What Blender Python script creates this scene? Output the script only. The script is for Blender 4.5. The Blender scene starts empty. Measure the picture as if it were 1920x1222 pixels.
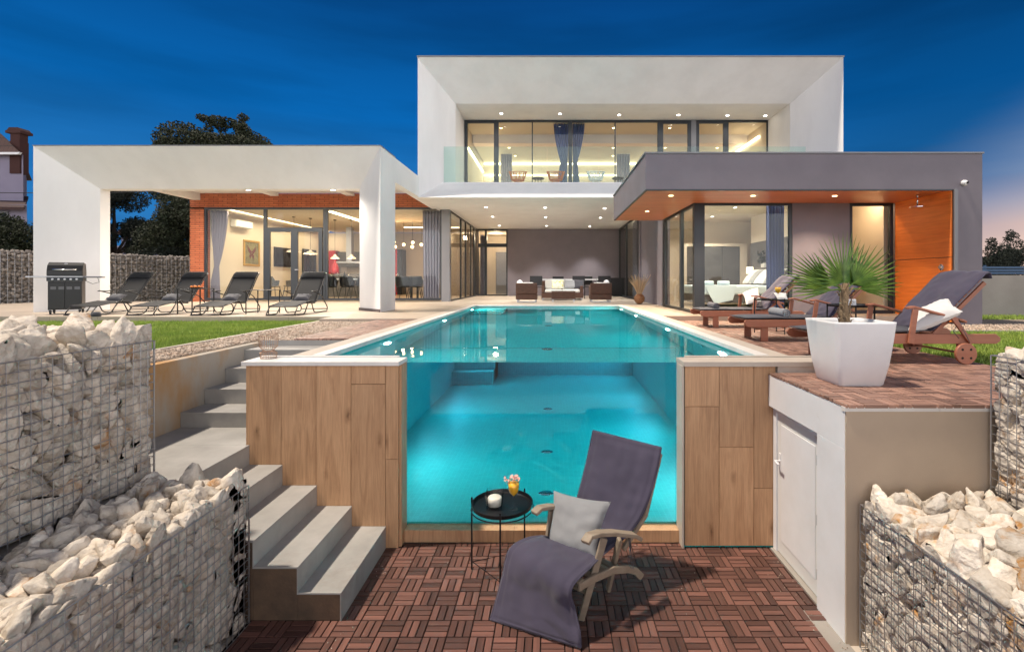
import bpy, bmesh, math, random
import numpy as np
from mathutils import Vector, Matrix, Euler, noise as mnoise
R = math.radians
random.seed(7); RNG = np.random.default_rng(7)
S = bpy.context.scene; COL = S.collection
# ---------------------------------------------------------------- camera
F = 907.0; VX, VY = 1033.0, 526.0; CZ = 0.68
cam = bpy.data.cameras.new('camera'); cam_o = bpy.data.objects.new('camera', cam); COL.objects.link(cam_o)
cam.sensor_width = 36; cam.lens = 36*F/1920; cam.shift_x = (960-VX)/1920; cam.shift_y = -(611-VY)/1920
cam.clip_start = 0.05; cam.clip_end = 600
cam_o.location = (0, 0, CZ); cam_o.rotation_euler = (R(90), 0, 0); S.camera = cam_o
# ---------------------------------------------------------------- render settings
S.view_settings.view_transform = 'Standard'; S.view_settings.look = 'None'; S.view_settings.exposure = 0.92; S.view_settings.gamma = 1
S.render.engine = 'CYCLES'
S.cycles.use_denoising = True
S.cycles.max_bounces = 10; S.cycles.diffuse_bounces = 4; S.cycles.glossy_bounces = 4; S.cycles.transmission_bounces = 8; S.cycles.transparent_max_bounces = 40
S.cycles.sample_clamp_indirect = 6; S.cycles.blur_glossy = 0.5; S.cycles.caustics_reflective = False
# ---------------------------------------------------------------- world: dusk sky, afterglow to the right, added fill glow behind the camera
W = bpy.data.worlds.new('World'); S.world = W; W.use_nodes = True
wt = W.node_tree; wn = wt.nodes; wl = wt.links; wn.clear()
def WN(t, **k):
    n = wn.new(t)
    for a, b in k.items(): setattr(n, a, b)
    return n
def ramp(nodes, stops, interp='LINEAR'):
    n = nodes.new('ShaderNodeValToRGB'); e = n.color_ramp.elements; n.color_ramp.interpolation = interp
    while len(e) < len(stops): e.new(0.5)
    for i, (p, c) in enumerate(stops):
        e[i].position = p; e[i].color = (c[0], c[1], c[2], 1)
    return n
tc = WN('ShaderNodeTexCoord'); sp = WN('ShaderNodeSeparateXYZ'); wl.new(tc.outputs['Generated'], sp.inputs[0])
blue = ramp(wn, [(0.0, (.020, .08, .19)), (.12, (.012, .105, .28)), (.30, (.0016, .072, .245)), (.50, (.0010, .032, .125)), (1.0, (.002, .02, .08))])
wl.new(sp.outputs['Z'], blue.inputs[0])
glow = ramp(wn, [(0.0, (.50, .36, .30)), (.075, (.52, .36, .29)), (.15, (.24, .27, .34)), (.27, (.17, .26, .42)), (.55, (.20, .235, .30)), (1.0, (.15, .18, .25))])
cn = WN('ShaderNodeTexNoise'); cn.inputs['Scale'].default_value = 2.2; cn.inputs['Detail'].default_value = 6
cm = WN('ShaderNodeMapping'); cm.inputs['Scale'].default_value = (1.0, 1.0, 7.0); cm.inputs['Rotation'].default_value = (0, R(14), 0)
wl.new(tc.outputs['Generated'], cm.inputs[0]); wl.new(cm.outputs[0], cn.inputs['Vector'])
zz = WN('ShaderNodeMath', operation='MULTIPLY_ADD'); wl.new(cn.outputs['Fac'], zz.inputs[0]); zz.inputs[1].default_value = 0.10; wl.new(sp.outputs['Z'], zz.inputs[2])
zs = WN('ShaderNodeMath', operation='SUBTRACT'); wl.new(zz.outputs[0], zs.inputs[0]); zs.inputs[1].default_value = 0.05
wl.new(zs.outputs[0], glow.inputs[0])
dot = WN('ShaderNodeVectorMath', operation='DOT_PRODUCT'); wl.new(tc.outputs['Generated'], dot.inputs[0]); dot.inputs[1].default_value = (.8, -.6, 0)
# the glow reaches further round near the horizon
mz = WN('ShaderNodeMath', operation='MULTIPLY_ADD'); wl.new(sp.outputs['Z'], mz.inputs[0]); mz.inputs[1].default_value = -1.6; wl.new(dot.outputs['Value'], mz.inputs[2])
mc = WN('ShaderNodeMath', operation='MULTIPLY_ADD'); wl.new(cn.outputs['Fac'], mc.inputs[0]); mc.inputs[1].default_value = 0.22; wl.new(mz.outputs[0], mc.inputs[2])
mr = WN('ShaderNodeMapRange'); mr.interpolation_type = 'SMOOTHSTEP'; wl.new(mc.outputs[0], mr.inputs['Value'])
mr.inputs['From Min'].default_value = -0.26; mr.inputs['From Max'].default_value = 0.30
mx = WN('ShaderNodeMixRGB'); wl.new(mr.outputs[0], mx.inputs[0])
dk = WN('ShaderNodeMapRange'); dk.interpolation_type = 'SMOOTHSTEP'; wl.new(dot.outputs['Value'], dk.inputs['Value']); dk.inputs['From Min'].default_value = -.45; dk.inputs['From Max'].default_value = .05; dk.inputs['To Min'].default_value = 1.0; dk.inputs['To Max'].default_value = .62
st_ = WN('ShaderNodeMapRange'); wl.new(cn.outputs['Fac'], st_.inputs['Value']); st_.inputs['From Min'].default_value = .42; st_.inputs['From Max'].default_value = .70; st_.inputs['To Min'].default_value = 1.0; st_.inputs['To Max'].default_value = .74
dm = WN('ShaderNodeMath', operation='MULTIPLY'); wl.new(dk.outputs[0], dm.inputs[0]); wl.new(st_.outputs[0], dm.inputs[1])
bd_ = WN('ShaderNodeVectorMath', operation='SCALE'); wl.new(blue.outputs[0], bd_.inputs[0]); wl.new(dm.outputs[0], bd_.inputs['Scale'])
wl.new(bd_.outputs[0], mx.inputs[1]); wl.new(glow.outputs[0], mx.inputs[2])
bg = WN('ShaderNodeBackground'); 
m2 = WN('ShaderNodeMapRange'); m2.interpolation_type = 'SMOOTHSTEP'; d2 = WN('ShaderNodeVectorMath', operation='DOT_PRODUCT'); wl.new(tc.outputs['Generated'], d2.inputs[0]); d2.inputs[1].default_value = (.42, -.907, 0); wl.new(d2.outputs['Value'], m2.inputs['Value'])
m2.inputs['From Min'].default_value = 0.15; m2.inputs['From Max'].default_value = 0.75; 
back = ramp(wn, [(0.0, (1.40, 1.37, 1.40)), (.22, (1.36, 1.34, 1.40)), (.45, (.46, .46, .50)), (1.0, (.07, .08, .11))]); wl.new(sp.outputs['Z'], back.inputs[0])  # bright band of unseen sky, added as fill for surfaces facing the camera
mb_ = WN('ShaderNodeMixRGB'); wl.new(m2.outputs[0], mb_.inputs[0]); wl.new(mx.outputs[0], mb_.inputs[1]); wl.new(back.outputs[0], mb_.inputs[2]); wl.new(mb_.outputs[0], bg.inputs[0])
wo = WN('ShaderNodeOutputWorld'); wl.new(bg.outputs[0], wo.inputs[0])
# ---------------------------------------------------------------- sun: low warm light from the left, behind the camera
sun = bpy.data.lights.new('sun', 'SUN'); sun.energy = 2.5; sun.angle = R(3); sun.color = (1.0, .88, .74)
sun_o = bpy.data.objects.new('sun', sun); COL.objects.link(sun_o)
sun_o.rotation_euler = Vector((.42, .05, -.905)).to_track_quat('-Z', 'Y').to_euler(); sun_o.location = (-6, -6, 12)

# ================================================================ helpers
def link(o, parent=None):
    COL.objects.link(o)
    if parent: o.parent = parent
    return o
def tag(o, label=None, cat=None, group=None, kind=None):
    if label: o['label'] = label
    if cat: o['category'] = cat
    if group: o['group'] = group
    if kind: o['kind'] = kind
    return o
def thing(name, label, cat, loc=(0, 0, 0), rz=0, group=None):
    o = bpy.data.objects.new(name, None); o.empty_display_size = .1; COL.objects.link(o)
    o.location = loc; o.rotation_euler = (0, 0, rz)
    return tag(o, label, cat, group)
def dup(o, loc=None, rz=None, label=None, parent=None):
    c = o.copy(); COL.objects.link(c); c.parent = parent
    if loc is not None: c.location = loc
    if rz is not None: c.rotation_euler = (0, 0, rz)
    if label: c['label'] = label
    for ch in [k for k in KIDS.get(o.name, [])]:
        n = dup(ch, parent=c)
        KIDS.setdefault(c.name, []).append(n)
    return c
KIDS = {}
def rootloc(o):
    while o.parent: o = o.parent
    return o.location
class MB:
    def __init__(s): s.v = []; s.f = []; s.m = []; s.n = 0
    def add(s, V, Fs, mi=0):
        V = np.asarray(V, float).reshape(-1, 3); s.v.append(V)
        for f in Fs: s.f.append([i+s.n for i in f]); s.m.append(mi)
        s.n += len(V); return s
    def box(s, x0, x1, y0, y1, z0, z1, mi=0):
        V = [(x, y, z) for z in (z0, z1) for y in (y0, y1) for x in (x0, x1)]
        return s.add(V, [(0, 2, 3, 1), (4, 5, 7, 6), (0, 1, 5, 4), (2, 6, 7, 3), (0, 4, 6, 2), (1, 3, 7, 5)], mi)
    def obox(s, c, size, M=None, mi=0):
        h = np.array(size)/2; V = np.array([(x, y, z) for z in (-h[2], h[2]) for y in (-h[1], h[1]) for x in (-h[0], h[0])])
        if M is not None: V = V @ np.array(M.to_3x3() if hasattr(M, 'to_3x3') else M).T
        return s.add(V+np.array(c), [(0, 2, 3, 1), (4, 5, 7, 6), (0, 1, 5, 4), (2, 6, 7, 3), (0, 4, 6, 2), (1, 3, 7, 5)], mi)
    def bar(s, a, b, w, h, mi=0, up=(0, 0, 1)):
        a, b = Vector(a), Vector(b); d = (b-a); L = d.length; d.normalize(); u = Vector(up)
        x = d.cross(u)
        if x.length < 1e-4: x = d.cross(Vector((0, 1, 0)))
        x.normalize(); z = x.cross(d)
        M = Matrix((d, x, z)).transposed()
        return s.obox((a+b)/2, (L, w, h), M, mi)
    def tube(s, pts, r, n=8, closed=False, mi=0, cap=True):
        P = [Vector(p) for p in pts]; N = len(P); V = []; rr = r if hasattr(r, '__len__') else [r]*N
        prev = None
        for i, p in enumerate(P):
            if closed: d = (P[(i+1) % N]-P[i-1])
            else: d = P[min(i+1, N-1)]-P[max(i-1, 0)]
            if d.length < 1e-9: d = Vector((0, 0, 1))
            d.normalize()
            if prev is None:
                u = d.cross(Vector((0, 0, 1)))
                if u.length < 1e-3: u = d.cross(Vector((1, 0, 0)))
            else: u = prev-d*prev.dot(d)
            u.normalize(); prev = u; w = d.cross(u)
            for k in range(n):
                a = 2*math.pi*k/n; V.append(p+(u*math.cos(a)+w*math.sin(a))*rr[i])
        Fs = []
        for i in range(N if closed else N-1):
            for k in range(n):
                a = i*n+k; b = i*n+(k+1) % n; j = (i+1) % N
                Fs.append((a, b, j*n+(k+1) % n, j*n+k))
        if cap and not closed: Fs += [tuple(range(n))[::-1], tuple((N-1)*n+k for k in range(n))]
        return s.add([tuple(v) for v in V], Fs, mi)
    def lathe(s, prof, c=(0, 0, 0), n=24, mi=0, sx=1, sy=1, cap=True):
        V = []; Fs = []
        for r, z in prof:
            for k in range(n):
                a = 2*math.pi*k/n; V.append((c[0]+r*math.cos(a)*sx, c[1]+r*math.sin(a)*sy, c[2]+z))
        for i in range(len(prof)-1):
            for k in range(n): Fs.append((i*n+k, i*n+(k+1) % n, (i+1)*n+(k+1) % n, (i+1)*n+k))
        if cap and prof[0][0] > 1e-6: Fs.append(tuple(range(n))[::-1])
        if cap and prof[-1][0] > 1e-6: Fs.append(tuple((len(prof)-1)*n+k for k in range(n)))
        return s.add(V, Fs, mi)
    def prism(s, poly, axis, a, b, mi=0):
        # poly: 2D points in the other two axes (x,z for axis y; y,z for axis x; x,y for axis z)
        n = len(poly); V = []
        for t in (a, b):
            for p in poly:
                V.append({'x': (t, p[0], p[1]), 'y': (p[0], t, p[1]), 'z': (p[0], p[1], t)}[axis])
        return s.add(V, [tuple(range(n)), tuple(range(2*n-1, n-1, -1))]+[(i, n+i, n+(i+1) % n, (i+1) % n) for i in range(n)], mi)
    def grid(s, G, mi=0, wrapu=False):
        # G: array (nu, nv, 3)
        nu, nv = G.shape[:2]; Fs = []
        for i in range(nu if wrapu else nu-1):
            for j in range(nv-1):
                i2 = (i+1) % nu; Fs.append((i*nv+j, i2*nv+j, i2*nv+j+1, i*nv+j+1))
        return s.add(G.reshape(-1, 3), Fs, mi)
    def xf(s, M):
        M = np.array(M); s.v = [v @ M[:3, :3].T+M[:3, 3] for v in s.v]; return s
    def build(s, name, mats, parent=None, smooth=False, bevel=0, fixn=True, seg=2):
        V = np.concatenate(s.v) if s.v else np.zeros((0, 3))
        if parent is not None: V = V-np.array(rootloc(parent))
        me = bpy.data.meshes.new(name); me.from_pydata(V.tolist(), [], s.f)
        if not isinstance(mats, (list, tuple)): mats = [mats]
        for m in mats: me.materials.append(m)
        if len(mats) > 1: me.polygons.foreach_set('material_index', s.m)
        if fixn:
            bm = bmesh.new(); bm.from_mesh(me); bmesh.ops.recalc_face_normals(bm, faces=bm.faces); bm.to_mesh(me); bm.free()
        if smooth: me.polygons.foreach_set('use_smooth', [True]*len(me.polygons))
        me.update(); o = bpy.data.objects.new(name, me); link(o, parent)
        if parent is not None: KIDS.setdefault(parent.name, []).append(o)
        if bevel:
            b = o.modifiers.new('bevel', 'BEVEL'); b.width = bevel; b.segments = seg; b.limit_method = 'ANGLE'; b.angle_limit = R(40)
        return o
def arc(c, r, a0, a1, n, plane='xz', y=0):
    out = []
    for i in range(n+1):
        a = R(a0+(a1-a0)*i/n); p = (c[0]+r*math.cos(a), c[1]+r*math.sin(a))
        out.append((p[0], y, p[1]) if plane == 'xz' else (p[0], p[1], y))
    return out
def rpath(pts, r, n=4):
    # rounded polyline
    P = [Vector(p) for p in pts]; out = [P[0]]
    for i in range(1, len(P)-1):
        a = (P[i-1]-P[i]); b = (P[i+1]-P[i]); ra = min(r, a.length*.45, b.length*.45)
        p0 = P[i]+a.normalized()*ra; p1 = P[i]+b.normalized()*ra
        for k in range(n+1):
            t = k/n; out.append((1-t)**2*p0+2*t*(1-t)*P[i]+t*t*p1)
    out.append(P[-1]); return out
def px(x, y, D): return ((x-VX)*D/F, D, CZ-(y-VY)*D/F)

# ================================================================ materials
def nodes(m): return m.node_tree.nodes, m.node_tree.links
def mat(name, c, rough=.6, metal=0, c2=None, nscale=3, nstretch=(1, 1, 1), bump=0, bscale=40, bstretch=None, spec=.5, detail=5, isl=0, coat=0, sheen=0, contrast=(.35, .65), bdist=.01, objrand=False, dust=None):
    m = bpy.data.materials.new(name); m.use_nodes = True; N, L = nodes(m); b = N['Principled BSDF']
    b.inputs['Roughness'].default_value = rough; b.inputs['Metallic'].default_value = metal; b.inputs['Specular IOR Level'].default_value = spec
    b.inputs['Base Color'].default_value = (*c, 1)
    if coat: b.inputs['Coat Weight'].default_value = coat; b.inputs['Coat Roughness'].default_value = .15
    if sheen: b.inputs['Sheen Weight'].default_value = sheen
    tcn = N.new('ShaderNodeTexCoord'); col = None
    if c2 is not None:
        mp = N.new('ShaderNodeMapping'); mp.inputs['Scale'].default_value = nstretch; L.new(tcn.outputs['Object'], mp.inputs[0])
        nz = N.new('ShaderNodeTexNoise'); nz.inputs['Scale'].default_value = nscale; nz.inputs['Detail'].default_value = detail; nz.inputs['Roughness'].default_value = .6
        L.new(mp.outputs[0], nz.inputs['Vector'])
        rp = ramp(N, [(contrast[0], c), (contrast[1], c2)]); L.new(nz.outputs['Fac'], rp.inputs[0]); col = rp.outputs[0]
    if isl:
        g = N.new('ShaderNodeNewGeometry'); r = g.outputs['Random Per Island']
        if objrand:
            oi = N.new('ShaderNodeObjectInfo'); ad = N.new('ShaderNodeMath'); ad.operation = 'ADD'; L.new(r, ad.inputs[0]); L.new(oi.outputs['Random'], ad.inputs[1])
            fr = N.new('ShaderNodeMath'); fr.operation = 'FRACT'; L.new(ad.outputs[0], fr.inputs[0]); r = fr.outputs[0]
        mr_ = N.new('ShaderNodeMapRange'); mr_.inputs['To Min'].default_value = 1-isl; mr_.inputs['To Max'].default_value = 1+isl; L.new(r, mr_.inputs['Value'])
        hs = N.new('ShaderNodeHueSaturation'); L.new(mr_.outputs[0], hs.inputs['Value'])
        if col is not None: L.new(col, hs.inputs['Color'])
        else: hs.inputs['Color'].default_value = (*c, 1)
        col = hs.outputs[0]
    if dust:
        dc_, dsc, lo, hi = dust; dn = N.new('ShaderNodeTexNoise'); dn.inputs['Scale'].default_value = dsc; dn.inputs['Detail'].default_value = 8; dn.inputs['Roughness'].default_value = .7; dn.inputs['Distortion'].default_value = .4; L.new(tcn.outputs['Object'], dn.inputs['Vector'])
        dm_ = N.new('ShaderNodeMapRange'); dm_.inputs['From Min'].default_value = lo; dm_.inputs['From Max'].default_value = hi; dm_.inputs['To Max'].default_value = .75; L.new(dn.outputs['Fac'], dm_.inputs['Value'])
        dx_ = N.new('ShaderNodeMixRGB'); L.new(dm_.outputs[0], dx_.inputs[0]); dx_.inputs[2].default_value = (*dc_, 1)
        if col is not None: L.new(col, dx_.inputs[1])
        else: dx_.inputs[1].default_value = (*c, 1)
        col = dx_.outputs[0]
    if col is not None: L.new(col, b.inputs['Base Color'])
    if bump:
        mp2 = N.new('ShaderNodeMapping'); mp2.inputs['Scale'].default_value = bstretch or (1, 1, 1); L.new(tcn.outputs['Object'], mp2.inputs[0])
        n2 = N.new('ShaderNodeTexNoise'); n2.inputs['Scale'].default_value = bscale; n2.inputs['Detail'].default_value = 6; L.new(mp2.outputs[0], n2.inputs['Vector'])
        bp = N.new('ShaderNodeBump'); bp.inputs['Strength'].default_value = bump; bp.inputs['Distance'].default_value = bdist
        L.new(n2.outputs['Fac'], bp.inputs['Height']); L.new(bp.outputs[0], b.inputs['Normal'])
    return m
def emis(name, c, s):
    m = bpy.data.materials.new(name); m.use_nodes = True; N, L = nodes(m); N.remove(N['Principled BSDF'])
    e = N.new('ShaderNodeEmission'); e.inputs[0].default_value = (*c, 1); e.inputs[1].default_value = s; L.new(e.outputs[0], N['Material Output'].inputs[0]); return m
def pane_mat(name, tint=(.95, .98, .98), rough=0.0, refl=.55):
    # clear pane: lets light through, mirrors more at a slant (Fresnel)
    m = bpy.data.materials.new(name); m.use_nodes = True; N, L = nodes(m); N.remove(N['Principled BSDF'])
    t = N.new('ShaderNodeBsdfTransparent'); t.inputs[0].default_value = (*tint, 1)
    g = N.new('ShaderNodeBsdfGlossy'); g.inputs['Roughness'].default_value = rough; g.inputs['Color'].default_value = (refl, refl, refl, 1)
    f = N.new('ShaderNodeFresnel'); gg = N.new('ShaderNodeNewGeometry'); io = N.new('ShaderNodeMapRange'); io.inputs['To Min'].default_value = 1.45; io.inputs['To Max'].default_value = 1/1.45; L.new(gg.outputs['Backfacing'], io.inputs['Value']); L.new(io.outputs[0], f.inputs['IOR'])
    x = N.new('ShaderNodeMixShader'); L.new(f.outputs[0], x.inputs[0]); L.new(t.outputs[0], x.inputs[1]); L.new(g.outputs[0], x.inputs[2])
    L.new(x.outputs[0], N['Material Output'].inputs[0]); return m
def brick_mat(name, c1, c2, mortar, bw, bh, ms=.008, plane='xz', rough=.85, bump=.5, offset=.5, squash=1, noise=.5, gloss=None, rot=0):
    m = bpy.data.materials.new(name); m.use_nodes = True; N, L = nodes(m); b = N['Principled BSDF']; b.inputs['Roughness'].default_value = rough
    tcn = N.new('ShaderNodeTexCoord'); s_ = N.new('ShaderNodeSeparateXYZ'); cb = N.new('ShaderNodeCombineXYZ'); L.new(tcn.outputs['Object'], s_.inputs[0])
    if plane == 'tri':   # picks the two axes that lie in the face
        g = N.new('ShaderNodeNewGeometry'); sn = N.new('ShaderNodeSeparateXYZ'); L.new(g.outputs['True Normal'], sn.inputs[0])
        def ab(o):
            a = N.new('ShaderNodeMath'); a.operation = 'ABSOLUTE'; L.new(o, a.inputs[0]); gt = N.new('ShaderNodeMath'); gt.operation = 'GREATER_THAN'; L.new(a.outputs[0], gt.inputs[0]); gt.inputs[1].default_value = .7; return gt.outputs[0]
        nx, nz_ = ab(sn.outputs['X']), ab(sn.outputs['Z'])
        m1 = N.new('ShaderNodeMix'); L.new(nx, m1.inputs[0]); L.new(s_.outputs['X'], m1.inputs[2]); L.new(s_.outputs['Y'], m1.inputs[3])
        m2 = N.new('ShaderNodeMix'); L.new(nz_, m2.inputs[0]); L.new(s_.outputs['Z'], m2.inputs[2]); L.new(s_.outputs['Y'], m2.inputs[3])
        L.new(m1.outputs[0], cb.inputs[0]); L.new(m2.outputs[0], cb.inputs[1])
    else:
        L.new(s_.outputs[plane[0].upper()], cb.inputs[0]); L.new(s_.outputs[plane[1].upper()], cb.inputs[1])
    br = N.new('ShaderNodeTexBrick'); br.inputs['Scale'].default_value = 1; br.inputs['Brick Width'].default_value = bw; br.inputs['Row Height'].default_value = bh
    br.inputs['Mortar Size'].default_value = ms; br.inputs['Mortar Smooth'].default_value = .1; br.offset = offset; br.squash = squash
    br.inputs['Color1'].default_value = (*c1, 1); br.inputs['Color2'].default_value = (*c2, 1); br.inputs['Mortar'].default_value = (*mortar, 1)
    L.new(cb.outputs[0], br.inputs['Vector'])
    nz = N.new('ShaderNodeTexNoise'); nz.inputs['Scale'].default_value = 9; nz.inputs['Detail'].default_value = 6; L.new(tcn.outputs['Object'], nz.inputs['Vector'])
    mr_ = N.new('ShaderNodeMapRange'); mr_.inputs['To Min'].default_value = 1-noise*.5; mr_.inputs['To Max'].default_value = 1+noise*.5; L.new(nz.outputs['Fac'], mr_.inputs['Value'])
    hs = N.new('ShaderNodeHueSaturation'); L.new(br.outputs['Color'], hs.inputs['Color']); L.new(mr_.outputs[0], hs.inputs['Value']); L.new(hs.outputs[0], b.inputs['Base Color'])
    if bump:
        iv = N.new('ShaderNodeMath'); iv.operation = 'SUBTRACT'; iv.inputs[0].default_value = 1; L.new(br.outputs['Fac'], iv.inputs[1])
        bp = N.new('ShaderNodeBump'); bp.inputs['Strength'].default_value = bump; bp.inputs['Distance'].default_value = .006; L.new(iv.outputs[0], bp.inputs['Height']); L.new(bp.outputs[0], b.inputs['Normal'])
    return m
M = {}
M['white'] = mat('white_plaster', (.83, .825, .82), .85, c2=(.76, .755, .75), nscale=1.3, nstretch=(1, 1, .35), contrast=(.40, .70), bump=.15, bscale=220, bdist=.002)
M['whitewall'] = mat('white_painted_wall', (.80, .80, .81), .6, c2=(.73, .73, .73), nscale=2.5, dust=((.52, .46, .38), 2.2, .64, .95), bump=.1, bscale=150, bdist=.002)
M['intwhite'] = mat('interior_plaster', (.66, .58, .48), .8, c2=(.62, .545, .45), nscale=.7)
M['taupe'] = mat('taupe_paint', (.36, .31, .26), .8)
M['grey'] = mat('mauve_grey_render', (.190, .168, .190), .9, c2=(.215, .19, .212), nscale=1.5, bump=.35, bscale=260, bdist=.003)
M['greylt'] = mat('grey_metal_panel', (.20, .20, .215), .5)
M['frame'] = mat('anthracite_frame', (.022, .028, .036), .45, spec=.5)
M['brick'] = brick_mat('red_brick', (.52, .155, .065), (.42, .11, .045), (.12, .05, .03), .30, .062, .007, 'tri', bump=.9)
M['terrace'] = brick_mat('beige_paving', (.43, .36, .285), (.39, .32, .25), (.25, .2, .16), .9, .45, .004, 'xy', rough=.55, bump=.15, noise=.25)
M['coping'] = mat('beige_stone', (.56, .49, .41), .55, c2=(.50, .43, .36), nscale=6, bump=.1, bscale=80, bdist=.002)
M['copingw'] = mat('white_stone', (.78, .75, .71), .45, c2=(.70, .67, .63), nscale=5)
M['concrete'] = mat('stained_concrete', (.46, .41, .34), .9, c2=(.48, .27, .11), nscale=1.5, nstretch=(1, 1, .5), contrast=(.44, .62), bump=.4, bscale=60, bdist=.004)
M['concwall'] = mat('pale_concrete', (.34, .31, .275), .9, c2=(.27, .245, .215), nscale=.9, bump=.2, bscale=40)
M['stonegrey'] = mat('grey_stone_tile', (.40, .385, .36), .6, c2=(.30, .29, .27), nscale=4, nstretch=(1, 1, 1), bump=.12, bscale=90, bdist=.002, contrast=(.3, .7), dust=((.22, .19, .16), 1.7, .56, .80))
M['cement'] = mat('brown_cement_face', (.16, .10, .06), .9, c2=(.09, .06, .04), nscale=5, bump=.3, bscale=60)
def wood(name, c, c2, axis='z', rough=.55, isl=.12, scale=1.0, bump=.12, contrast=(.3, .7), dust=None):
    st = {'x': (.6, 9, 9), 'y': (9, .6, 9), 'z': (9, 9, .6)}[axis]
    return mat(name, c, rough, c2=c2, nscale=2.2*scale, nstretch=st, bump=bump, bscale=14*scale, bstretch=st, isl=isl, bdist=.003, detail=8, contrast=contrast, dust=dust)
M['clad0'] = wood('oak_look_tile', (.68, .40, .215), (.42, .225, .11), 'z', .5, .09, scale=1.3, contrast=(.28, .78))
def plank_mat(name):
    m = bpy.data.materials.new(name); m.use_nodes = True; N, L = nodes(m); b = N['Principled BSDF']; b.inputs['Roughness'].default_value = .52
    t = N.new('ShaderNodeTexCoord'); g = N.new('ShaderNodeNewGeometry'); sc = N.new('ShaderNodeMath'); sc.operation = 'MULTIPLY'; sc.inputs[1].default_value = 23.0; L.new(g.outputs['Random Per Island'], sc.inputs[0])
    ad = N.new('ShaderNodeVectorMath'); ad.operation = 'ADD'; L.new(t.outputs['Object'], ad.inputs[0]); L.new(sc.outputs[0], ad.inputs[1])
    def nz(st, s, d, dist=0):
        mp = N.new('ShaderNodeMapping'); mp.inputs['Scale'].default_value = st; L.new(ad.outputs[0], mp.inputs[0]); n = N.new('ShaderNodeTexNoise'); n.inputs['Scale'].default_value = s; n.inputs['Detail'].default_value = d; n.inputs['Distortion'].default_value = dist; n.inputs['Roughness'].default_value = .65; L.new(mp.outputs[0], n.inputs['Vector']); return n
    a = nz((6, 6, .55), 2.4, 8, 1.6); r1 = ramp(N, [(.25, (.70, .425, .24)), (.48, (.64, .38, .205)), (.64, (.54, .305, .16)), (.82, (.44, .24, .12))]); L.new(a.outputs['Fac'], r1.inputs[0])
    f = nz((60, 60, 1.6), 3, 6); r2 = ramp(N, [(.35, (1, 1, 1)), (.75, (.72, .68, .64))]); L.new(f.outputs['Fac'], r2.inputs[0])
    m1 = N.new('ShaderNodeMixRGB'); m1.blend_type = 'MULTIPLY'; m1.inputs[0].default_value = 1; L.new(r1.outputs[0], m1.inputs[1]); L.new(r2.outputs[0], m1.inputs[2])
    # knots
    mp = N.new('ShaderNodeMapping'); mp.inputs['Scale'].default_value = (5.2, .01, 2.1); L.new(ad.outputs[0], mp.inputs[0]); dn = nz((3, 3, 3), 4, 3); ds = N.new('ShaderNodeVectorMath'); ds.operation = 'SCALE'; ds.inputs['Scale'].default_value = .18; L.new(dn.outputs['Color'], ds.inputs[0]); da = N.new('ShaderNodeVectorMath'); da.operation = 'ADD'; L.new(mp.outputs[0], da.inputs[0]); L.new(ds.outputs[0], da.inputs[1])
    v = N.new('ShaderNodeTexVoronoi'); v.inputs['Scale'].default_value = 1; L.new(da.outputs[0], v.inputs['Vector']); kr = ramp(N, [(.02, (.30, .26, .22)), (.07, (.62, .58, .54)), (.11, (.80, .77, .74)), (.19, (1, 1, 1))]); L.new(v.outputs['Distance'], kr.inputs[0])
    m2 = N.new('ShaderNodeMixRGB'); m2.blend_type = 'MULTIPLY'; m2.inputs[0].default_value = .85; L.new(m1.outputs[0], m2.inputs[1]); L.new(kr.outputs[0], m2.inputs[2])
    mr_ = N.new('ShaderNodeMapRange'); mr_.inputs['To Min'].default_value = .86; mr_.inputs['To Max'].default_value = 1.1; L.new(g.outputs['Random Per Island'], mr_.inputs['Value']); hs = N.new('ShaderNodeHueSaturation'); L.new(mr_.outputs[0], hs.inputs['Value']); L.new(m2.outputs[0], hs.inputs['Color']); L.new(hs.outputs[0], b.inputs['Base Color'])
    bp = N.new('ShaderNodeBump'); bp.inputs['Strength'].default_value = .25; bp.inputs['Distance'].default_value = .003; L.new(f.outputs['Fac'], bp.inputs['Height']); L.new(bp.outputs[0], b.inputs['Normal']); return m
M['clad'] = plank_mat('oak_look_tile_knots')
M['slat'] = wood('acacia_slat_x', (.185, .082, .060), (.078, .038, .030), 'x', .5, .45, contrast=(.25, .75), bump=.3, dust=((.30, .24, .20), 2.6, .62, .95))
M['slaty'] = wood('acacia_slat_y', (.185, .082, .060), (.078, .038, .030), 'y', .5, .45, contrast=(.25, .75), bump=.3, dust=((.30, .24, .20), 2.6, .62, .95))
M['decklt'] = wood('weathered_deck_x', (.38, .22, .16), (.20, .115, .088), 'x', .5, .38, bump=.3, dust=((.50, .42, .36), 2.0, .56, .84))
M['decklty'] = wood('weathered_deck_y', (.38, .22, .16), (.20, .115, .088), 'y', .5, .38, bump=.3, dust=((.50, .42, .36), 2.0, .56, .84))
M['under'] = mat('gap_shade', (.02, .014, .012), .9)  # near-black puts the shade of gaps, slots and holes into the colour
M['orange'] = wood('orange_panel', (.95, .27, .05), (.74, .165, .026), 'y', .35, 0, scale=1.3, bump=.06)
M['soffitwood'] = wood('red_cedar_soffit', (.66, .21, .08), (.50, .13, .045), 'x', .35, .05, scale=.5, bump=.05)
M['sunwood'] = wood('oiled_red_wood', (.42, .165, .095), (.33, .115, .06), 'x', .5, .06, bump=.08)
M['teak'] = wood('weathered_teak', (.36, .29, .215), (.25, .195, .14), 'x', .75, .12, bump=.3)
M['purple'] = mat('plum_grey_fabric', (.046, .040, .068), .9, c2=(.058, .050, .084), nscale=3, bump=.25, bscale=700, sheen=.25, bdist=.001)
M['darkfab'] = mat('charcoal_fabric', (.045, .045, .055), .9, bump=.2, bscale=600, sheen=.2, bdist=.001)
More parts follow.
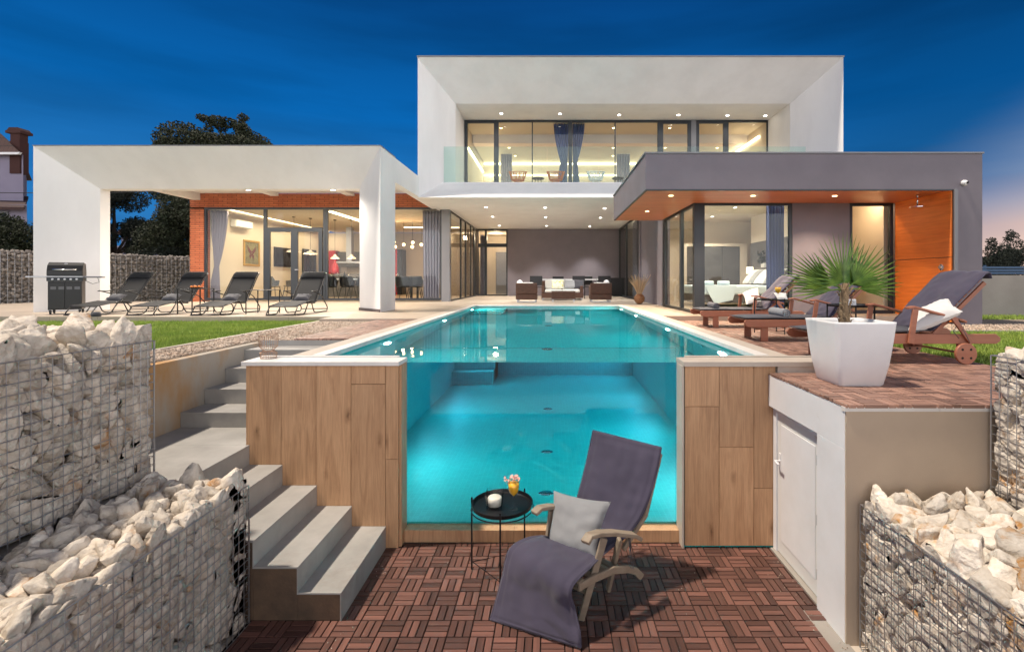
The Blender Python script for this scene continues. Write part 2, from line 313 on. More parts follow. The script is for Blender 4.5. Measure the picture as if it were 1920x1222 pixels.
M['greyfab'] = mat('light_grey_fabric', (.27, .275, .28), .95, c2=(.23, .235, .24), bump=.25, bscale=500, sheen=.2, bdist=.001)
M['whitefab'] = mat('white_fabric', (.68, .67, .64), .95, bump=.2, bscale=400, bdist=.001)
M['towel'] = mat('grey_towel', (.27, .28, .30), 1, bump=.7, bscale=260, bdist=.003)
M['blackm'] = mat('black_metal', (.006, .006, .007), .35, spec=.5)
M['blackmesh'] = mat('black_sling_fabric', (.007, .0075, .009), .8, bump=.3, bscale=500, bdist=.001)
M['steel'] = mat('galvanised_wire', (.42, .42, .43), .38, metal=.85)
M['chrome'] = mat('chrome', (.7, .7, .7), .12, metal=1)
M['alu'] = mat('brushed_aluminium', (.45, .45, .47), .35, metal=.8)
M['potwhite'] = mat('white_polymer_pot', (.82, .82, .82), .38, c2=(.77, .77, .77), nscale=4)
M['leaf'] = mat('palm_leaf', (.045, .12, .012), .45, c2=(.15, .25, .03), nscale=12, isl=.25)
M['palmtrunk'] = mat('palm_fibre', (.20, .13, .07), .95, c2=(.30, .22, .13), nscale=30, nstretch=(1, 1, .3), bump=.8, bscale=80)
M['soil'] = mat('soil', (.05, .035, .025), 1, bump=.8, bscale=60)
M['grass'] = mat('grass_blades', (.20, .32, .035), .6, c2=(.36, .45, .075), nscale=2.5, isl=.3)
M['earth'] = mat('pale_bounce_ground', (.42, .38, .33), 1, c2=(.34, .30, .26), nscale=.8, bump=.6, bscale=30)  # kept pale so the unseen ground bounces light up onto undersides
M['lawnbase'] = mat('lawn_soil', (.05, .085, .015), 1, c2=(.035, .05, .012), nscale=8, bump=.8, bscale=80)
M['gravel'] = mat('pale_gravel', (.42, .34, .26), .95, c2=(.22, .17, .13), nscale=60, bump=1, bscale=120, contrast=(.4, .6), bdist=.02)
M['pebble'] = mat('pebble', (.50, .42, .34), .9, c2=(.36, .26, .19), nscale=8, isl=.35)
M['rock'] = mat('limestone', (.60, .50, .385), .92, c2=(.36, .26, .17), nscale=7, bump=.7, bscale=34, isl=.17, objrand=True, contrast=(.42, .72), detail=8, bdist=.012)
M['rockw'] = mat('limestone_white', (.64, .57, .48), .92, c2=(.52, .29, .11), nscale=4.5, bump=.5, bscale=28, isl=.10, objrand=True, contrast=(.50, .68), detail=8, bdist=.012)
def rock_mat(name, cream, dark, ochre, amt):
    m = bpy.data.materials.new(name); m.use_nodes = True; N, L = nodes(m); b = N['Principled BSDF']; b.inputs['Roughness'].default_value = .93; b.inputs['Specular IOR Level'].default_value = .2
    t = N.new('ShaderNodeTexCoord'); g = N.new('ShaderNodeNewGeometry'); oi = N.new('ShaderNodeObjectInfo'); ad = N.new('ShaderNodeMath'); ad.operation = 'ADD'; L.new(g.outputs['Random Per Island'], ad.inputs[0]); L.new(oi.outputs['Random'], ad.inputs[1]); fr = N.new('ShaderNodeMath'); fr.operation = 'FRACT'; L.new(ad.outputs[0], fr.inputs[0])
    def nz(s, d, dist=0):
        n = N.new('ShaderNodeTexNoise'); n.inputs['Scale'].default_value = s; n.inputs['Detail'].default_value = d; n.inputs['Roughness'].default_value = .65; n.inputs['Distortion'].default_value = dist; L.new(t.outputs['Object'], n.inputs['Vector']); return n
    n1 = nz(11, 8, .6); r1 = ramp(N, [(.36, cream), (.62, [cream[i]*.55+dark[i]*.45 for i in range(3)]), (.78, dark)]); L.new(n1.outputs['Fac'], r1.inputs[0])
    n2 = nz(5, 6, 1.0); r2 = ramp(N, [(.52, (0, 0, 0)), (.66, (1, 1, 1))]); L.new(n2.outputs['Fac'], r2.inputs[0])
    gate = ramp(N, [(1-amt-.08, (0, 0, 0)), (1-amt+.08, (1, 1, 1))]); L.new(fr.outputs[0], gate.inputs[0]); mu = N.new('ShaderNodeMath'); mu.operation = 'MULTIPLY'; L.new(r2.outputs[0], mu.inputs[0]); L.new(gate.outputs[0], mu.inputs[1])
    mx_ = N.new('ShaderNodeMixRGB'); L.new(mu.outputs[0], mx_.inputs[0]); L.new(r1.outputs[0], mx_.inputs[1]); mx_.inputs[2].default_value = (*ochre, 1)
    vr = N.new('ShaderNodeMath'); vr.operation = 'MULTIPLY'; L.new(fr.outputs[0], vr.inputs[0]); vr.inputs[1].default_value = 7.13; f2 = N.new('ShaderNodeMath'); f2.operation = 'FRACT'; L.new(vr.outputs[0], f2.inputs[0])
    mr_ = N.new('ShaderNodeMapRange'); mr_.inputs['To Min'].default_value = .70; mr_.inputs['To Max'].default_value = 1.12; L.new(f2.outputs[0], mr_.inputs['Value']); hs = N.new('ShaderNodeHueSaturation'); L.new(mr_.outputs[0], hs.inputs['Value']); L.new(mx_.outputs[0], hs.inputs['Color']); L.new(hs.outputs[0], b.inputs['Base Color'])
    v = N.new('ShaderNodeTexVoronoi'); v.inputs['Scale'].default_value = 26; v.feature = 'F1'; wv = N.new('ShaderNodeVectorMath'); wv.operation = 'ADD'; sc = N.new('ShaderNodeVectorMath'); sc.operation = 'SCALE'; sc.inputs['Scale'].default_value = .08; n3 = nz(9, 3); L.new(n3.outputs['Color'], sc.inputs[0]); L.new(t.outputs['Object'], wv.inputs[0]); L.new(sc.outputs[0], wv.inputs[1]); L.new(wv.outputs[0], v.inputs['Vector'])
    n4 = nz(70, 6); h = N.new('ShaderNodeMath'); h.operation = 'MULTIPLY_ADD'; L.new(n4.outputs['Fac'], h.inputs[0]); h.inputs[1].default_value = .45; L.new(v.outputs['Distance'], h.inputs[2])
    bp = N.new('ShaderNodeBump'); bp.inputs['Strength'].default_value = .8; bp.inputs['Distance'].default_value = .014; L.new(h.outputs[0], bp.inputs['Height']); L.new(bp.outputs[0], b.inputs['Normal']); return m
M['rock'] = rock_mat('limestone', (.76, .685, .585), (.38, .30, .22), (.46, .25, .11), .25)
M['rockw'] = rock_mat('limestone_white', (.80, .74, .65), (.44, .34, .23), (.52, .27, .09), .45)
M['rockfar'] = mat('grey_gabion_stone', (.33, .29, .255), .95, c2=(.20, .175, .155), nscale=12, isl=.3)
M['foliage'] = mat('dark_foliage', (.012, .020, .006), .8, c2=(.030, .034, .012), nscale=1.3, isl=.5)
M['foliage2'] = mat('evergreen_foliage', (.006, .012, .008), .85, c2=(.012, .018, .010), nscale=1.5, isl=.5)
M['bark'] = mat('bark', (.05, .035, .025), .95, bump=.8, bscale=20)
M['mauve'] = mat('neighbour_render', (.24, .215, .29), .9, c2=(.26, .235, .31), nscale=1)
M['rooftile'] = brick_mat('dark_roof_tile', (.06, .028, .024), (.045, .02, .018), (.02, .01, .01), .25, .18, .01, 'xy', bump=.8)
M['glass'] = pane_mat('window_glass')
M['railglass'] = pane_mat('railing_glass', (.86, .95, .93))
M['poolglass'] = pane_mat('acrylic_panel', (.97, .99, .99))
M['tableglass'] = pane_mat('drinking_glass', (.985, .99, .99))
M['curt'] = mat('mauve_curtain', (.25, .22, .27), .95, sheen=.3, bump=.1, bscale=300, bdist=.001)
M['curtnavy'] = mat('navy_curtain', (.02, .045, .17), .95, sheen=.3)
M['wicker'] = mat('brown_wicker', (.12, .055, .035), .7, c2=(.06, .03, .02), nscale=60, nstretch=(.3, .3, 2.0), bump=.6, bscale=90, bstretch=(.2, .2, 1.5))
M['bed'] = mat('pale_blue_bedcover', (.55, .66, .72), .9)
M['red'] = mat('red_lacquer', (.42, .012, .022), .3)
M['fruit'] = mat('orange_fruit', (.75, .22, .03), .5, isl=.25)
M['juice'] = mat('orange_juice', (.95, .48, .03), .3, spec=.5)
M['wax'] = mat('candle_wax', (.85, .80, .68), .4)
M['cream'] = mat('cream_ceramic', (.75, .66, .55), .4)
M['dried'] = mat('dried_reed', (.58, .42, .26), .95, isl=.25)
M['gold'] = mat('gilt_frame', (.55, .33, .07), .4, metal=.5)
M['artbg'] = mat('olive_canvas', (.22, .20, .09), .8, c2=(.13, .11, .05), nscale=6)
M['wirecopper'] = mat('copper_wire', (.48, .30, .20), .35, metal=.8)
M['skirt'] = mat('dark_skirting', (.11, .09, .09), .7)
M['blueslat'] = mat('blue_grey_slat', (.035, .085, .17), .6)
M['screen'] = mat('tv_screen', (.012, .010, .012), .12)
M['floorint'] = mat('interior_floor_tile', (.42, .33, .24), .3)
M['warddark'] = mat('wardrobe_grey', (.10, .095, .095), .5, c2=(.06, .058, .058), nscale=4)
M['e_down'] = emis('downlight_glow', (1, .93, .82), 14)
M['e_warm'] = emis('warm_lamp_glow', (1, .62, .28), 9)
M['e_cove'] = emis('cove_strip_glow', (1, .80, .50), 4.5)
M['e_pool'] = emis('pool_lamp_glow', (.75, .97, 1), 12)
M['e_shade'] = emis('lampshade_glow', (1, .72, .42), 2.2)
# ================================================================ ground, lower court, decks
def structure(name, mb, m, **k):
    o = mb.build(name, m, **k); o['kind'] = 'structure'; return o
PZ = -1.58           # lower court
DZ = -0.09           # right deck
g = MB()
g.box(-250, -3.60, -40, 300, -3, -.12); g.box(-3.60, -2.28, 5.86, 13.5, -3, -.12); g.box(-3.60, 250, 13.5, 300, -3, -.12)
g.box(2.12, 250, 4.36, 13.5, -3, -.12); g.box(3.62, 250, -40, 4.36, -3, -.121)
g.box(-3.60, 3.62, -40, 4.36, -3.1, PZ-.03)
structure('ground', g, M['earth'])
g = MB(); g.box(-30, -4.17, -2, 9.12, -.119, -.113); g.box(-30, -11.8, 12, 24, -.119, -.113); g.box(4.0, 30, 2.0, 7.30, -.119, -.113); g.box(7.6, 30, 9.72, 10.9, -.119, -.113); structure('lawn', g, M['lawnbase'])
g = MB(); g.box(-2.7, 2.2, -1, 4.17, PZ-.02, PZ-.016); structure('court_slab', g, M['coping'])
def slats(x0, x1, y0, y1, z, name, mx_, my_, ox, oy, ok=None, cell=.15, t=.022, par=0, bevel=.0015):
    mb = MB(); ub = []
    i0 = math.floor((x0-ox)/cell)-1; i1 = math.ceil((x1-ox)/cell)+1; j0 = math.floor((y0-oy)/cell)-1; j1 = math.ceil((y1-oy)/cell)+1
    rr = random.Random(5)
    for i in range(i0, i1):
        for j in range(j0, j1):
            a, b = ox+i*cell, oy+j*cell; cxx, cyy = a+cell/2, b+cell/2
            if ok and not ok(cxx, cyy): continue
            for k in range(3):
                dz = rr.uniform(-.0012, .0012); w = cell/3
                if (i+j+par) % 2: X0, X1, Y0, Y1, mi = a+.004, a+cell-.004, b+k*w+.004, b+(k+1)*w-.004, 0
                else: X0, X1, Y0, Y1, mi = a+k*w+.004, a+(k+1)*w-.004, b+.004, b+cell-.004, 1
                X0, X1, Y0, Y1 = max(X0, x0), min(X1, x1), max(Y0, y0), min(Y1, y1)
                if X1-X0 < .006 or Y1-Y0 < .006: continue
                mb.box(X0, X1, Y0, Y1, z-t+dz, z+dz, mi)
    o = structure(name, mb, [mx_, my_], fixn=False)
    b = o.modifiers.new('bevel', 'BEVEL'); b.width = bevel; b.segments = 1
    return o
def okp(x, y):
    if y > 4.12: return -1.27 < x < 1.12
    if y > 3.23: return x > -1.37 and x < 1.86
    return -1.99 < x < (1.86 if y > 3.37 else 1.70)
slats(-1.99, 1.85, .6, 4.165, PZ, 'court_floor', M['slat'], M['slaty'], -1.114, 3.223, okp, par=0)
g = MB(); g.box(-2.02, 1.83, .3, 4.16, PZ-.03, PZ-.012); structure('court_floor_bed', g, M['under'])
slats(1.834, 4.0, 3.0, 9.3, DZ, 'right_deck', M['decklt'], M['decklty'], 1.80, 3.0, lambda x, y: (y < 4.05) or (x > 2.16 and y > 4.36) or x > 2.76)
g = MB(); g.box(1.9, 4.0, 3.08, 4.05, -.12, DZ-.012); g.box(2.2, 4.0, 4.05, 9.3, -.119, DZ-.012); structure('right_deck_bed', g, M['under'])
slats(-3.12, -2.36, 5.86, 8.6, -.02, 'left_deck', M['decklt'], M['decklty'], -3.12, 5.86)
g = MB(); g.box(-3.10, -2.37, 5.87, 8.59, -.115, -.032); structure('left_deck_bed', g, M['under'])
g = MB()   # terrace paving round the house
g.box(-16, -4.12, 9.12, 10.4, -.11, 0); g.box(-4.12, -2.36, 8.6, 10.4, -.11, 0.0002); g.box(-16, -3.29, 10.4, 15.72, -.11, 0.0005); g.box(-3.29, 2.16, 13.56, 21.6, -.11, 0); g.box(-3.29, -2.36, 10.4, 21.6, -.11, 0.001)
g.box(2.16, 3.0, 9.3, 21.6, -.11, 0.001); g.box(3.0, 7.1, 9.3, 9.96, -.11, 0)
structure('terrace', g, M['terrace'])
g = MB(); g.box(-4.12, -3.12, 5.86, 8.6, -.115, -.055); g.box(-4.12, -3.60, 3.3, 5.86, -.118, -.06); g.box(4.0, 30, 7.35, 8.62, -.115, -.10); g.box(7.6, 30, 8.62, 9.7, -.115, -.1001)
structure('gravel_strip', g, M['gravel'])
g = MB(); g.box(-4.17, -4.12, 3.3, 9.12, -.115, -.04); g.box(4.0, 30, 7.30, 7.35, -.115, -.07); structure('lawn_edging', g, M['coping'])
# loose pebbles of the gravel strip
def quick_mesh(name, V, Fc, m, kind=None, parent=None, flat=True):
    me = bpy.data.meshes.new(name); nF, k = Fc.shape
    me.vertices.add(len(V)); me.vertices.foreach_set('co', V.astype(np.float32).ravel())
    me.loops.add(nF*k); me.loops.foreach_set('vertex_index', Fc.astype(np.int32).ravel())
    me.polygons.add(nF); me.polygons.foreach_set('loop_start', np.arange(0, nF*k, k, dtype=np.int32)); me.polygons.foreach_set('loop_total', np.full(nF, k, dtype=np.int32))
    me.update(calc_edges=True); me.validate()
    me.materials.append(m); o = bpy.data.objects.new(name, me); link(o, parent)
    if parent is not None: KIDS.setdefault(parent.name, []).append(o)
    if kind: o['kind'] = kind
    return o
ICO = {}
def ico(sub):
    if sub in ICO: return ICO[sub]
    bm = bmesh.new(); bmesh.ops.create_icosphere(bm, subdivisions=sub, radius=1); V = np.array([v.co[:] for v in bm.verts]); Fc = np.array([[v.index for v in f.verts] for f in bm.faces]); bm.free()
    ICO[sub] = (V, Fc); return V, Fc
def rock_template(seed, sub, cuts=9, rough=.05):
    r = np.random.default_rng(seed); V, Fc = ico(sub); rad = np.full(len(V), 1.35); ns = []
    while len(ns) < cuts:
        n = r.normal(size=3); n /= np.linalg.norm(n)
        if all(n@m < .80 for m in ns): ns.append(n); rad = np.minimum(rad, r.uniform(.50, 1.0)/np.maximum(V@n, 1e-3))
    V = V*rad[:, None]
    for s0, a in ((2.1, rough*1.6), (5.5, rough*.7)):
        o = r.uniform(0, 50, 3); V *= (1+a*np.array([mnoise.noise(Vector(v*s0+o)) for v in V]))[:, None]
    V -= V.mean(0); V /= np.abs(V).max()
    return V, Fc
def rotm(r):
    q = r.normal(size=4); q /= np.linalg.norm(q); w, x, y, z = q
    return np.array([[1-2*(y*y+z*z), 2*(x*y-z*w), 2*(x*z+y*w)], [2*(x*y+z*w), 1-2*(x*x+z*z), 2*(y*z-x*w)], [2*(x*z-y*w), 2*(y*z+x*w), 1-2*(x*x+y*y)]])
T1 = [rock_template(900+i, 1, 5) for i in range(6)]
def scatter_rocks(tmpl, pts, sizes, r, clip=None):
    Vs = []; Fs = []; n = 0
    for p, s in zip(pts, sizes):
        V, Fc = tmpl[r.integers(len(tmpl))]; A = (V*s)@rotm(r).T+p
        if clip is not None: A = clip(A)
        Vs.append(A); Fs.append(Fc+n); n += len(V)
    return np.concatenate(Vs), np.concatenate(Fs)
def area_pts(x0, x1, y0, y1, n, z, r): return np.stack([r.uniform(x0, x1, n), r.uniform(y0, y1, n), np.full(n, z)], 1)
r_ = np.random.default_rng(3)
P_ = np.concatenate([area_pts(-4.1, -3.14, 5.9, 8.58, 5200, -.05, r_), area_pts(-4.1, -3.62, 3.4, 5.9, 2400, -.055, r_), area_pts(4.05, 9.5, 7.4, 8.6, 5000, -.095, r_)])
S_ = r_.uniform(.007, .018, (len(P_), 1))*r_.uniform(.6, 1.2, (len(P_), 3))
V_, F_ = scatter_rocks([ico(1)], P_, S_, r_); quick_mesh('pebbles', V_, F_, M['pebble'], 'stuff')
# grass
def grass(name, rects, h=.055):
    Vs = []
    for x0, x1, y0, y1, n, z in rects:
        x = r_.uniform(x0, x1, n); y = r_.uniform(y0, y1, n); k = np.array([mnoise.noise((a*2.3, b*2.3, 0)) for a, b in zip(x[::8], y[::8])]).repeat(8)[:n]
        if len(k) < n: k = np.pad(k, (0, n-len(k)))
        hh = h*r_.uniform(.5, 1.3, n)*(1+.5*k); a = r_.uniform(0, math.pi, n); w = r_.uniform(.0022, .0045, n)*(1+y*.06)
        dx, dy = np.cos(a)*w, np.sin(a)*w; lx, ly = r_.normal(0, .4, n)*hh, r_.normal(0, .4, n)*hh
        zz_ = np.full(n, z)
        Vs.append(np.stack([np.stack([x-dx, y-dy, zz_], 1), np.stack([x+dx, y+dy, zz_], 1), np.stack([x+lx+dx*.2, y+ly+dy*.2, zz_+hh], 1)], 1).reshape(-1, 3))
    V = np.concatenate(Vs); return quick_mesh(name, V, np.arange(len(V)).reshape(-1, 3), M['grass'], 'stuff')
grass('lawn_grass', [(-13, -4.17, 4.0, 9.12, 210000, -.12), (-6.0, -4.2, 4.4, 9.1, 60000, -.12), (-22, -11.3, 12, 20, 14000, -.12), (4.02, 8.5, 3.6, 7.3, 70000, -.12), (7.6, 14, 9.7, 11, 9000, -.12)])

# ================================================================ pool
MOS = brick_mat('turquoise_mosaic', (.022, .44, .41), (.016, .40, .375), (.04, .48, .45), .05, .05, .003, 'tri', rough=.4, bump=.12, offset=0, noise=.25)
pool = thing('swimming_pool', 'rectangular turquoise pool with a see-through end panel, running back to the house', 'pool', (0, 8, 0))
b = MB()
b.box(-2.28, 2.11, 4.30, 13.5, -1.62, -1.46); b.box(-2.28, -2.04, 4.302, 13.5, -1.46, -.035); b.box(1.85, 2.11, 4.302, 13.5, -1.46, -.035); b.box(-2.04, 1.85, 13.24, 13.5, -1.46, -.035)
b.box(-2.36, -1.29, 4.116, 4.30, -1.6, -.035); b.box(1.127, 2.11, 4.116, 4.30, -1.6, -.035)
b.build('basin', MOS, pool)
b = MB()
for k in range(4): b.box(-2.04, -1.2, 13.24-.32*(k+1), 13.24, -1.46, -.32-.29*k-.004*k)
b.build('underwater_steps', MOS, pool)
b = MB()   # coping: beige outer slabs with open joints, butted round the pool
def slabs(mb, x0, x1, y0, y1, z0, z1, axis, step, gap=.003):
    a0, a1 = (y0, y1) if axis == 'y' else (x0, x1); n = max(1, round((a1-a0)/step)); d = (a1-a0)/n
    for k in range(n):
        p, q = a0+k*d+gap/2, a0+(k+1)*d-gap/2
        if axis == 'y': mb.box(x0, x1, p, q, z0, z1)
        else: mb.box(p, q, y0, y1, z0, z1)
slabs(b, -2.36, -2.165, 4.36, 13.56, -.05, .001, 'y', .8); slabs(b, 1.975, 2.16, 4.36, 13.56, -.05, .001, 'y', .8); slabs(b, -2.165, 1.975, 13.36, 13.56, -.05, .001, 'x', .8)
b.build('coping', M['coping'], pool, bevel=.004)
b = MB()
slabs(b, -2.155, -2.035, 4.362, 13.35, -.034, .012, 'y', .8, .001); slabs(b, 1.845, 1.965, 4.362, 13.35, -.034, .012, 'y', .8, .001); slabs(b, -2.155, 1.965, 13.235, 13.35, -.034, .010, 'x', .8, .001)
b.build('inner_lip', M['copingw'], pool, bevel=.004)
b = MB(); b.box(-2.60, -1.275, 4.055, 4.30, -.035, .0); b.box(-2.60, -1.36, 4.318, 4.36, -.035, .006)
b.box(-2.60, -1.36, 4.30, 4.318, -.035, -.02)
b.build('end_coping', M['copingw'], pool, bevel=.003)
b = MB(); b.box(1.112, 2.76, 4.055, 4.30, -.042, .0); b.box(1.20, 2.76, 4.318, 4.36, -.042, .006); b.box(1.20, 2.76, 4.30, 4.318, -.042, -.02); b.box(1.91, 2.76, 4.07, 4.36, -.12, -.042)
b.build('end_coping', M['coping'], pool, bevel=.003)
b = MB()   # dark strips for the shade in the slots behind the end coping
b.box(-2.30, -1.38, 4.303, 4.315, -.03, -.0165); b.box(1.22, 2.05, 4.303, 4.315, -.03, -.0165); b.build('overflow_slot', M['under'], pool)
# wood-look cladding either side of the glass panel
def planks(mb, x0, x1, z0, z1, y0, y1, rows):
    for xa, xb, cuts in rows:
        zs_ = [z0]+cuts+[z1]
        for q in range(len(zs_)-1): mb.box(max(xa, x0)+.0018, min(xb, x1)-.0018, y0, y1, zs_[q]+.0018, zs_[q+1]-.0018)
def wx(x): return (x-VX)*4.09/F
def wz(y): return CZ-(y-VY)*4.09/F
b = MB(); planks(b, -2.58, -1.29, PZ, -.036, 4.09, 4.114, [(wx(461), wx(527), []), (wx(527), wx(592.5), []), (wx(592.5), wx(658), []), (wx(658), wx(722.5), [wz(720)]), (wx(722.5), wx(747), [wz(861)])])
b.box(-1.292, -1.27, 4.115, 4.268, PZ, -.036)
b.build('wood_cladding', M['clad'], pool, bevel=.0012)
b = MB(); planks(b, 1.127, 1.90, PZ+.02, -.043, 4.09, 4.114, [(wx(1284), wx(1348.5), [wz(762)]), (wx(1348.5), wx(1413.5), [wz(838)]), (wx(1413.5), wx(1455), [wz(915)])])
b.build('wood_cladding', M['clad'], pool, bevel=.0012)
b = MB(); b.box(1.108, 1.125, 4.085, 4.268, PZ, -.043); b.build('edge_trim', M['coping'], pool, bevel=.002)
b = MB(); b.box(-1.268, -.32, 4.18, 4.30, PZ, -1.475); b.box(-.318, .62, 4.18, 4.30, PZ, -1.475); b.box(.622, 1.106, 4.18, 4.30, PZ, -1.475)
b.build('sill', M['clad'], pool, bevel=.002)
b = MB(); b.box(-1.268, 1.106, 4.27, 4.2985, -1.474, .085); b.build('glass_panel', M['poolglass'], pool)
# lamps and drains
for sx_, ys in ((-1, (6.0, 9.2, 12.4)), (1, (5.2, 7.6, 10.4, 12.6))):
    for y in ys:
        X = -2.035 if sx_ < 0 else 1.845; z = -.42
        q = MB(); q.lathe([(.0, 0), (.085, 0), (.095, .006), (.0, .008)], n=20); q.xf(Matrix.Translation((X, y, z)) @ Matrix.Rotation(R(90 if sx_ < 0 else -90), 4, 'Y'))
        q.build('pool_lamp', M['e_pool'], pool, smooth=False)
        L_ = bpy.data.lights.new('pool_light', 'AREA'); L_.energy = {6.0: 24, 5.2: 25, 7.6: 22}.get(y, 19); L_.color = (.60, 1, .97); L_.shape = 'DISK'; L_.size = .17
        lo = bpy.data.objects.new('pool_light', L_); COL.objects.link(lo); lo.location = (X-sx_*.02, y, z); lo.rotation_euler = Vector((-sx_, 0, -.05)).to_track_quat('-Z', 'Y').to_euler()
for y in (5.1, 6.7, 9.4):
    q = MB(); q.lathe([(0, .012), (.05, .012), (.075, .004), (.08, 0)], (-.05, y, -1.46), 20); q.build('floor_drain', M['chrome'], pool, smooth=True)
q = MB(); q.lathe([(0, 0), (.055, 0), (.065, .01)], n=16); q.xf(Matrix.Translation((1.84, 5.9, -.55)) @ Matrix.Rotation(R(-90), 4, 'Y')); q.build('inlet_nozzle', M['chrome'], pool)
# water
wm = bpy.data.materials.new('pool_water'); wm.use_nodes = True; N, L = nodes(wm); N.remove(N['Principled BSDF'])
gb = N.new('ShaderNodeBsdfRefraction'); gb.inputs['IOR'].default_value = 1.33; gb.inputs['Roughness'].default_value = 0
gl = N.new('ShaderNodeBsdfGlossy'); gl.inputs['Roughness'].default_value = 0; frn = N.new('ShaderNodeFresnel'); frn.inputs['IOR'].default_value = 1.33; fm = N.new('ShaderNodeMath'); fm.operation = 'MULTIPLY'; fm.inputs[1].default_value = .62; L.new(frn.outputs[0], fm.inputs[0])
mxw = N.new('ShaderNodeMixShader'); L.new(fm.outputs[0], mxw.inputs[0]); L.new(gb.outputs[0], mxw.inputs[1]); L.new(gl.outputs[0], mxw.inputs[2])
tcn = N.new('ShaderNodeTexCoord'); nz = N.new('ShaderNodeTexNoise'); nz.inputs['Scale'].default_value = 2.2; nz.inputs['Detail'].default_value = 2; L.new(tcn.outputs['Object'], nz.inputs['Vector'])
bp = N.new('ShaderNodeBump'); bp.inputs['Strength'].default_value = .04; bp.inputs['Distance'].default_value = .02; L.new(nz.outputs['Fac'], bp.inputs['Height']); L.new(bp.outputs[0], gb.inputs['Normal']); L.new(bp.outputs[0], gl.inputs['Normal'])
va = N.new('ShaderNodeVolumeAbsorption'); va.inputs['Color'].default_value = (.01, .70, .86, 1); va.inputs['Density'].default_value = .32
L.new(mxw.outputs[0], N['Material Output'].inputs['Surface']); L.new(va.outputs[0], N['Material Output'].inputs['Volume'])
b = MB(); b.box(-2.05, 1.86, 4.301, 13.25, -1.468, -.045); structure('pool_water', b, wm)

# ================================================================ outdoor staircase and retaining walls
st = thing('outdoor_staircase', 'grey stone tiled steps turning down beside the wood clad pool end', 'stairs', (-2.3, 3.6, PZ))
def step(xa, xb, ya, yb, z0, z1, front=True):
    q = MB(); q.box(xa, xb, ya, yb, z1-.022, z1); q.build('tread', M['stonegrey'], st, bevel=.002)
XS = [-1.395, -1.682, -1.977, -2.268, -2.548]; ZS = [-1.392, -1.220, -1.047, -.873, -.707]
for k in range(5):
    x1 = XS[k]; x0 = XS[k+1] if k < 4 else -3.50; y1 = 4.086 if k < 4 else 4.087
    q = MB(); q.box(x0-.004, x1-.006, 3.222, y1, PZ, ZS[k]-.012); q.build('step_core', M['cement'], st)
    q = MB(); q.box(x0-.006 if k < 4 else x0, x1+.002, 3.212, y1, ZS[k]-.012, ZS[k]); q.build('tread', M['stonegrey'], st, bevel=.0015)
    q = MB(); q.box(x1-.006, x1, 3.213, y1, (ZS[k-1] if k else PZ)+.001, ZS[k]-.012); q.build('riser', M['stonegrey'], st)
q = MB(); q.box(-3.50, -2.585, 4.087, 4.57, PZ, -.719); q.build('step_core', M['cement'], st)
q = MB(); q.box(-3.50, -2.585, 4.0875, 4.575, -.719, -.7071); q.build('tread', M['stonegrey'], st)
YU = [4.57, 4.887, 5.197, 5.52, 5.86]; ZU = [-.565, -.415, -.262, -.108]
for k in range(4):
    q = MB(); q.box(-3.50, -2.36 if k else -2.37, YU[k]+.006, YU[k+1]+.02, PZ, ZU[k]-.012); q.build('step_core', M['cement'], st)
    q = MB(); q.box(-3.50, -2.362, YU[k]-.003, YU[k+1]+.006, ZU[k]-.012, ZU[k]); q.build('tread', M['stonegrey'], st, bevel=.0015)
    q = MB(); q.box(-3.50, -2.364, YU[k], YU[k]+.006, (ZU[k-1] if k else -.707)+.001, ZU[k]-.012); q.build('riser', M['stonegrey'], st)
b = MB(); b.box(-3.66, -3.505, 3.28, 5.9, PZ-.02, -.065); b.box(-3.505, -3.12, 5.862, 5.99, -1.2, -.066)
w = b.build('retaining_wall', M['concrete'], bevel=.006); tag(w, 'rust stained concrete retaining wall beside the upper grey steps', 'wall')
b = MB(); b.box(-2.36, -2.285, 4.31, 5.9, PZ, -.052); b.box(-2.585, -2.36, 4.30, 4.56, PZ, -.036)
w = b.build('pool_side_wall', M['stonegrey']); tag(w, 'grey wall between pool edge and upper steps', 'wall')
# right hand block under the deck, with the white pump room wall
rb = thing('pump_room', 'white painted pump room wall with a door, below the wooden deck edge', 'outbuilding', (2.3, 3.5, PZ))
b = MB(); b.box(1.90, 3.6, 3.05, 3.37, PZ-.02, -.13); b.box(1.93, 3.6, 3.37, 4.086, PZ-.02, -.125); b.build('core', M['whitewall'], rb)
b = MB(); b.box(1.838, 1.899, 3.03, 4.087, -.375, -.115); b.box(1.838, 1.8985, 3.03, 3.345, PZ-.02, -.375); b.build('white_wall', M['whitewall'], rb, bevel=.003)
b = MB(); b.box(1.842, 3.60, 3.018, 3.045, PZ-.02, -.135); b.build('tan_wall', mat('tan_render', (.54, .435, .325), .9, c2=(.48, .38, .285), nscale=1.6, bump=.25, bscale=120, bdist=.003), rb)
b = MB(); slabs(b, 1.828, 3.6, 3.008, 3.05, -.134, -.108, 'x', .6); b.build('tile_edging', M['copingw'], rb)
b = MB(); b.box(1.876, 1.905, 3.348, 3.39, PZ, -.378); b.box(1.876, 1.905, 4.03, 4.085, PZ, -.378); b.box(1.876, 1.905, 3.39, 4.03, -.42, -.378); b.build('door_frame', M['whitewall'], rb, bevel=.003)
b = MB(); b.box(1.888, 1.92, 3.392, 4.028, PZ+.02, -.422); d_ = b.build('door', mat('yellowed_white_door', (.74, .74, .72), .4, c2=(.62, .52, .32), nscale=3.0, contrast=(.60, .66)), rb, bevel=.002)
for z0, z1 in ((PZ+.13, -.50),):
    b = MB(); b.box(1.884, 1.888, 3.45, 3.96, z0, z1); b.build('door_panel', M['whitewall'], rb, bevel=.004)
